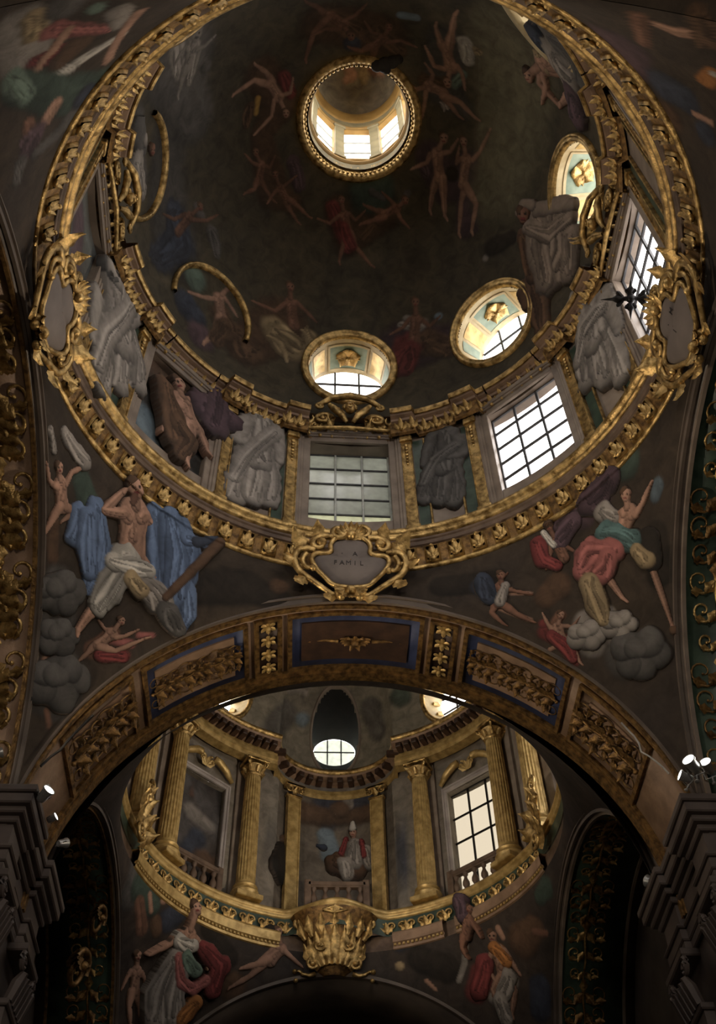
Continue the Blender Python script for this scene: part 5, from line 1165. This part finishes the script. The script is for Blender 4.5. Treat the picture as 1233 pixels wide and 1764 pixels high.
figure('putto_figure', 'small plump flying putto with grey drapery beside the grey arch band', [('gr*', [(112, 750, 12), (142, 794, 15)]), ('gr*', [(86, 742, 7), (92, 776, 7)])] +
 body((100, 806), (102, 836), (106, 872), [[(122, 814), (142, 805)], [(84, 828), (80, 800)]], [[(84, 905), (62, 936)], [(126, 884), (106, 898)]], 10, 'sk', 1.0, 1.15), 'pend', hk=.16, lift=.012)
for k, (x, y, R, lab) in enumerate(((98, 1022, 36, 'rounded grey cloud beside the foot of the prophet'), (98, 1098, 30, 'middle grey cloud below the foot of the prophet'), (98, 1176, 44, 'lowest dark grey cloud above the spotlight pier'))):
    figure('cloud', lab, puff(x, y, R, 'gd', 5, k), 'pend', 'cloud', 'clouds under the prophet', .16, .025)
figure('putto_figure', 'reclining putto among the clouds below the prophet', [('rd*', [(170, 1130, 12), (212, 1132, 10)])] + body((208, 1070), (192, 1092), (168, 1112), [[(215, 1096), (236, 1086)], [(180, 1084), (170, 1070)]], [[(198, 1122), (250, 1100)], [(150, 1126), (134, 1140)]], 9, 'sk', .85), 'pend', hk=.15, lift=.012)
figure('saint_figure', 'saint with raised arm in pink and teal robes leaning on clouds', [('dk', [(1118, 930, 22), (1124, 965, 20)], 1.3), ('pu*', [(1050, 826, 22), (1020, 866, 26)], .8), ('gr*', [(1040, 884, 18), (1060, 892, 12)])] +
 body((1079, 853), (1084, 885), (1070, 930), [[(1108, 866), (1122, 834)], [(1060, 892), (1040, 908)]], [[(1040, 985), (1072, 1030)], [(1120, 968), (1158, 1078)]], 12, 'sk', .95, 1.15) +
 [('tl*', [(1044, 918, 20), (1090, 932, 20)]), ('rk*', [(1060, 950, 20), (1018, 955, 28), (1004, 985, 20)]), ('rk*', [(1050, 962, 18), (1040, 990, 20)]), ('tn*', [(1016, 1006, 20), (1030, 1042, 22), (1042, 1070, 14)]), ('tn*', [(1100, 950, 14), (1116, 966, 16)]), ('br', [(1162, 1086, 9)])], 'pend', hk=.15, lift=.012)
figure('kneeling_figure', 'kneeling figure in dark red leaning away from the saint', [('pu*', [(985, 900, 18), (962, 935, 16)])] + body((946, 908), (958, 932), (972, 962), [[(948, 956), (942, 978)], [(976, 942), (992, 952)]], [], 9, 'sd', 1.1) + [('rd*', [(926, 936, 14), (936, 968, 14), (960, 975, 10)]), ('wh*', [(936, 918, 5), (954, 940, 6)])], 'pend', hk=.15, lift=.012)
figure('angel_figure', 'dim crouching angel with a white sash near the cartouche', [('bd*', [(832, 1003, 18), (842, 1030, 16)])] + body((862, 992), (866, 1014), (860, 1040), [[(884, 1018), (914, 1024)], [(850, 1014), (872, 990)]], [[(890, 1058), (914, 1070)], [(846, 1056), (866, 1074)]], 9, 'sd', 1.15) + [('gr*', [(870, 1010, 9), (862, 1038, 10)])], 'pend', hk=.15, lift=.012)
for k, (x, y, R, key, lab) in enumerate(((1068, 1078, 26, 'gr', 'pale cloud under the saint in pink'), (1104, 1128, 40, 'gd', 'large dark cloud beside the grey band under the saint'), (1010, 1096, 25, 'gr', 'grey cloud above the great arch under the saint'))):
    figure('cloud', lab, puff(x, y, R, key, 5, k + 5), 'pend', 'cloud', 'clouds under the saint', .16, .025)
figure('cherub_figure', 'red draped cherub crouching above the great arch', body((966, 1060), (960, 1082), (970, 1106), [[(944, 1076), (936, 1060)], [(986, 1080), (996, 1066)]], [[(988, 1120), (998, 1140)], [(954, 1116), (938, 1124)]], 9, 'sk', .85) + [('rd*', [(950, 1096, 12), (976, 1114, 14), (988, 1136, 9)])], 'pend', hk=.15, lift=.012)
# grisaille figures between the drum windows
def robed(label, x0, y0, x1, y1, w, key='gr', arm=1):
    """a standing grisaille figure from head (x0, y0) to hem (x1, y1)"""
    dx, dy = x1 - x0, y1 - y0; L = math.hypot(dx, dy); ux, uy = dx / L, dy / L; nx, ny = -uy, ux; q = lambda t, o: (x0 + dx * t + nx * o * w, y0 + dy * t + ny * o * w)
    st = [(key + '*', [(*q(.5, o), w * .42), (*q(.78, o * 1.5), w * .5), (*q(.97, o * 1.7), w * .4)]) for o in (-.42, .42, 0)]
    st += [(key + '*', [(*q(.2, 0), w * .62), (*q(.42, 0), w * .66), (*q(.58, 0), w * .6)]), (key, [(*q(.2, -.7 * arm), w * .3), (*q(.38, -.95 * arm), w * .26), (*q(.46, -.35 * arm), w * .2)]),
           (key, [(*q(.2, .7 * arm), w * .28), (*q(.4, .9 * arm), w * .24), (*q(.56, 1.0 * arm), w * .18)]), (key + '*', [(*q(.3, -.6), w * .3), (*q(.55, .5), w * .32), (*q(.8, .9), w * .24)]), (key, [(*q(.03, .1), max(13.2, w * .42))])]
    return figure('grisaille_figure', label, st, 'drum', hk=.26, lift=.05)
robed('grey stucco robed figure leaning between the two blind windows', 186, 470, 199, 668, 42)
robed('grey stucco robed figure beside the blind window with the brown angel', 450, 702, 430, 868, 40, 'gr', -1)
robed('dark grey stucco figure between the frosted and leaded windows', 772, 730, 759, 870, 34, 'gd')
robed('grey stucco robed figure between the leaded window and the iron star', 1014, 482, 1050, 656, 42, 'gr', -1)
figure('angel_figure', 'brown winged angel tumbling across the blind window', [('br*', [(276, 672, 16), (288, 715, 22), (294, 764, 16)]), ('pu*', [(350, 712, 28), (388, 730, 20)]), ('pu*', [(362, 740, 20), (372, 690, 14), (364, 664, 8)])] +
 body((300, 666), (306, 700), (322, 738), [[(336, 702), (354, 690)], [(284, 716), (274, 742)]], [[(318, 768), (315, 802)], [(342, 758), (352, 784)]], 12, 'sk', .9, 1.1) + [('br*', [(300, 742, 18), (318, 766, 14), (300, 790, 10)])], 'drum', hk=.22, lift=.1)
figure('robed_figure', 'grey brown hooded figure in heavy folds on the dome beside the sage window', [('br*', [(922, 490, 24), (932, 540, 18), (936, 568, 12)]), ('br*', [(905, 410, 16), (925, 470, 20)]), ('gw*', [(962, 372, 24), (968, 430, 30), (955, 478, 26)]), ('gw*', [(988, 410, 16), (984, 470, 16)]), ('gw*', [(930, 380, 22), (930, 430, 24), (945, 485, 20)]), ('gw*', [(912, 392, 12), (950, 405, 14), (985, 372, 12)]), ('gw', [(930, 362, 12), (970, 352, 12), (990, 352, 8)]), ('sd', [(904, 370, 16)]), ('gw', [(896, 366, 8), (904, 352, 9), (920, 354, 9)]), ('br', [(900, 505, 9), (908, 530, 7)])], 'dome', hk=.18, lift=.03)
figure('crouching_figure', 'crouching figure in lilac robes reaching down on the dome by the broken cornice', [('bd*', [(928, 62, 16), (938, 84, 14)]), ('gd*', [(960, 60, 18), (992, 82, 20), (1004, 122, 16)])] + body((912, 128), (938, 106), (982, 118), [[(943, 146), (936, 173)], [(930, 142), (962, 178)]], [[(985, 160), (968, 178)]], 12, 'sk', .95) + [('gr*', [(960, 92, 18), (984, 128, 20)]), ('pu*', [(990, 160, 16), (1000, 196, 18)]), ('tn*', [(930, 92, 9), (944, 112, 10)])], 'dome', hk=.18, lift=.03)
figure('robed_bust', 'grey painted bust with bowed head inside the hooked gilt rim', [('gd', [(234, 222, 16), (240, 250, 16)]), ('gr*', [(232, 285, 16), (238, 325, 16)]), ('sd', [(260, 258, 9)]), ('gr', [(246, 240, 8)])], 'dome', hk=.18, lift=.02)
b = MB(); c0 = at_z(662, 112, 25.72)
for dx, dy, r in ((-.16, .03, .13), (0, 0, .17), (.16, -.06, .14), (.05, .1, .1), (.3, -.12, .1)): b.ball((dx, dy, 0), r, 14, 9, (1, 1, .45))
tag(obj('dark_cloud', b, noise_mat('dark_cloud_paint', srgb(40, 34, 28), srgb(62, 54, 44), 5.0, .8, 0, .2, 20.0), None, Matrix.Translation(c0)), 'small dark stucco cloud lapping over the lantern ring', 'cloud')
# choir figures
figure('draped_woman', 'standing woman in white robe and billowing red cape on the choir corner vault', [('rd*', [(345, 1632, 14), (374, 1664, 20), (362, 1704, 16)])] +
 body((330, 1569), (318, 1610), (304, 1662), [[(286, 1624), (254, 1640)], [(346, 1634), (352, 1664)]], [], 12, 'sk', 1.0) +
 [('gr*', [(292, 1650, 18), (264, 1700, 22), (262, 1752, 24)]), ('gr*', [(304, 1670, 18), (294, 1712, 20), (296, 1755, 20)]), ('wh*', [(300, 1618, 13), (322, 1628, 14)]), ('gn*', [(314, 1648, 14), (332, 1672, 12)]), ('rk*', [(298, 1645, 8), (306, 1690, 11), (328, 1704, 10), (350, 1688, 9)]), ('or*', [(332, 1726, 14), (308, 1754, 14)])], 'pend2', hk=.15, lift=.17, step=1.8)
figure('putto_figure', 'slender nude putto standing beside the woman in the red cape', body((236, 1646), (234, 1674), (230, 1708), [[(218, 1684), (210, 1702)], [(248, 1686), (252, 1704)]], [[(222, 1735), (224, 1764)], [(240, 1735), (244, 1764)]], 9, 'sk', .95), 'pend2', hk=.16, step=1.8)
figure('reclining_figure', 'reclining nude figure leaning on the gilt corbel', [('dk', [(466, 1604, 12)])] + body((478, 1606), (483, 1634), (466, 1656), [[(502, 1650), (518, 1664)], [(464, 1640), (450, 1650)]], [[(440, 1662), (416, 1668)], [(430, 1682), (395, 1702)]], 10, 'sk', .8), 'pend2', hk=.16, step=1.8)
figure('seated_figure', 'seated figure with orange shawl and pale robe on the choir corner vault', [('rd*', [(836, 1660, 18), (826, 1706, 18)])] + body((848, 1612), (858, 1640), (868, 1682), [[(838, 1662), (850, 1684)], [(882, 1658), (894, 1676)]], [[(850, 1706), (862, 1742)], [(888, 1708), (882, 1748)]], 11, 'sk', .8) + [('or*', [(852, 1632, 12), (874, 1656, 12)]), ('gr*', [(878, 1684, 16), (868, 1712, 16)]), ('gr*', [(862, 1724, 16), (874, 1757, 14)])], 'pend2', hk=.15, step=1.8)
figure('cherub_figure', 'dark winged cherub breaking the choir frieze', [('pu*', [(796, 1556, 12), (804, 1584, 12)])] + body((814, 1572), (812, 1592), (806, 1614), [[(826, 1600), (832, 1612)]], [[(800, 1632), (806, 1646)]], 8, 'sd', 1.1), 'pend2', hk=.24, lift=.17, step=1.8)
figure('seated_bishop', 'seated bishop with white mitre and red stole in the concave bay', [('bd', [(556, 1462, 7), (546, 1458, 3)]), ('br*', [(578, 1490, 20), (612, 1502, 22)])] + body((608, 1437), (612, 1460), (610, 1488), [[(590, 1468), (572, 1476)], [(632, 1472), (640, 1492)]], [], 8, 'sk', .9) + [('gr*', [(612, 1458, 14), (612, 1490, 18)]), ('gr*', [(632, 1466, 10), (638, 1492, 10)]), ('gr*', [(594, 1492, 14), (600, 1512, 12)]), ('rd*', [(596, 1448, 5), (588, 1474, 6)]), ('rd*', [(624, 1450, 4), (630, 1478, 5)]), ('wh', [(608, 1420, 4), (608, 1430, 7)])], 'drum2', hk=.35, lift=.05, step=1.6)
figure('seated_monk', 'dark robed monk seated between gilt column and pilaster', [('dk', [(482, 1470, 14), (478, 1500, 20)]), ('sd', [(492, 1452, 7)]), ('br', [(486, 1448, 7)]), ('dk', [(500, 1490, 10)])], 'drum2', hk=.35, lift=.05, step=1.6)

# =================================================================== LAMPS, IRON, CABLES
def spotlight(label, pos, aim, size, power, cone=110, foot=None):
    d = (Vector(aim) - Vector(pos)).normalized(); u = d.cross(Vector((0, 0, 1))).normalized()
    Mf = frame(pos, u, u.cross(d)); t = thing('spotlight', label, 'spotlight', Mf, 'spotlights on the pier cornices')
    Q = Mf.to_3x3().inverted(); dl = Q @ d          # local aim
    zq = dl.to_track_quat('Z', 'Y').to_matrix().to_4x4()
    hs_ = obj('housing', MB().lathe([(.02, -2.2), (.55, -2.2), (.7, -1.9), (.8, -.6), (1.0, -.1), (1.0, 0), (.86, 0), (.82, -.12)], 24), STEEL, t, zq @ Matrix.Scale(size, 4), sharp=35)
    obj('lens', MB().lathe([(.01, -.02), (.5, -.03), (.84, -.08)], 24), LENS, hs_)
    f = Q @ (Vector(foot) - Vector(pos)) if foot else Vector((0, -.3, 0)); side = Vector((1, 0, 0)) * size * 1.05; bk = dl * (-size)
    b = MB().tube([tuple(bk + side), tuple(bk * 1.6 + side + f * .35), tuple(f * .5 + bk), tuple(bk * 1.6 - side + f * .35), tuple(bk - side)], size * .12, 6); b.tube([tuple(f * .5 + bk), tuple(f)], size * .14, 6); b.ball(tuple(f), size * .35, 8, 6, (1, .4, 1))
    obj('yoke', b, STEEL, t)
    l = bpy.data.lights.new('lamp_light', 'SPOT'); l.energy = power; l.spot_size = R_(cone); l.spot_blend = .8; l.color = (1.0, .84, .64); l.shadow_soft_size = .08
    lo = bpy.data.objects.new('lamp_light', l); COL.objects.link(lo); lo.parent = t; lo.matrix_local = Matrix.Translation(dl * (size * .25)) @ (-dl).to_track_quat('Z', 'Y').to_matrix().to_4x4()
    return t
CT = 11.2
for px, py, y, aim, sz, pw, lab in (
 (1185, 1308, 12.05, (-2.0, 5.0, 15.0), .085, 600, 'round lit spotlight at the corner of the pale pier cornice'), (1214, 1312, 12.1, (-1.0, 3.5, 15.0), .075, 300, 'lit spotlight furthest out on the pale pier cornice'), (1170, 1335, 12.12, (-3.0, 11.0, 14.2), .07, 350, 'tilted spotlight below the round one at the pale pier cornice edge'),
 (85, 1360, 12.35, (2.5, 5.5, 15.5), .075, 600, 'round lit spotlight on the dark pier cornice'), (97, 1406, 13.1, (3.0, 10.5, 14.2), .05, 300, 'narrow spotlight below the round one on the dark pier'), (114, 1452, 13.7, (3.4, 23.5, 19.5), .06, 1400, 'lowest grey spotlight on the dark pier, turned towards the choir'), (4, 1296, 12.0, (1.5, 13.2, 15.0), .06, 350, 'spotlight cut by the picture edge on the dark pier')):
    p = at_y(px, py, y - (.12 if px < 600 else 0)); spotlight(lab, p, aim, sz * 1.25, pw, 46 if aim[1] > 15 else 84, foot=(p[0] + (.05 if px > 600 else -.05), p[1] + .05, max(p[2] - .35, CT)))
spotlight('unseen added spotlight on the rear corner of the pale pier cornice, lighting the choir', (4.62, 14.75, 11.45), (-3.6, 22.5, 20.0), .1, 1500, 46, (4.7, 14.75, 11.2))  # extra lamp hidden behind the pier, added to brighten the choir
# iron star on the drum ledge
p, n = hit(1105, 514, 'drum'); c = R_(84.9)
t = thing('iron_star', 'black wrought iron star bracket on the ledge beside the side cartouche', 'iron ornament', frame(az(c, 4.52, p[2] - .12), RV * .94 - FW * .2 , UV)); b = MB()
for a, L in ((0, .52), (PI, .5), (PI / 2, .34), (-PI / 2, .36)):
    ux, uy = math.cos(a), math.sin(a); b.tube([(0, 0, 0), (ux * L * .3, uy * L * .3, .0), (ux * L * .45, uy * L * .45, 0), (ux * L * .6, uy * L * .6, 0), (ux * L, uy * L, 0)], [.05, .035, .075, .03, .004], 6)
    for s in (-1, 1): leaf(b, L * .35, .05, .1, 1, (ux * L * .25, uy * L * .25, 0), a - PI / 2 + s * .9, .01)
obj('star_arms', b, IRON, t); obj('hub', MB().ball((0, 0, 0), .08, 10, 7), IRON, t); obj('wall_stem', MB().tube([(0, 0, 0), (.2, 0, -.12)], .03, 7), IRON, t)
# cables
def cable(label, pts, r, mat, nm='cable'):
    mbx = MB().tube([tuple(p) for p in pts], r, 6); c = np.mean(np.array(mbx.v), 0); mbx.v = [tuple(np.array(v) - c) for v in mbx.v]; return tag(obj(nm, mbx, mat, None, Matrix.Translation(c)), label, 'cable')
arcp = lambda px, py: at_y(px, py, YA0 - .1)
cable('pale cable clipped along the edge of the great arch, daylight side', [arcp(x, y) for x, y in ((1070, 1245), (1080, 1256), (1092, 1268), (1100, 1280), (1104, 1295), (1118, 1303), (1130, 1312), (1142, 1322), (1152, 1333))], .014, CABLE)
cable('black cable sagging along the edge of the great arch, shaded side', [arcp(x, y) for x, y in ((160, 1232), (150, 1242), (140, 1252), (120, 1272), (104, 1292), (88, 1303), (70, 1320))], .02, IRON)
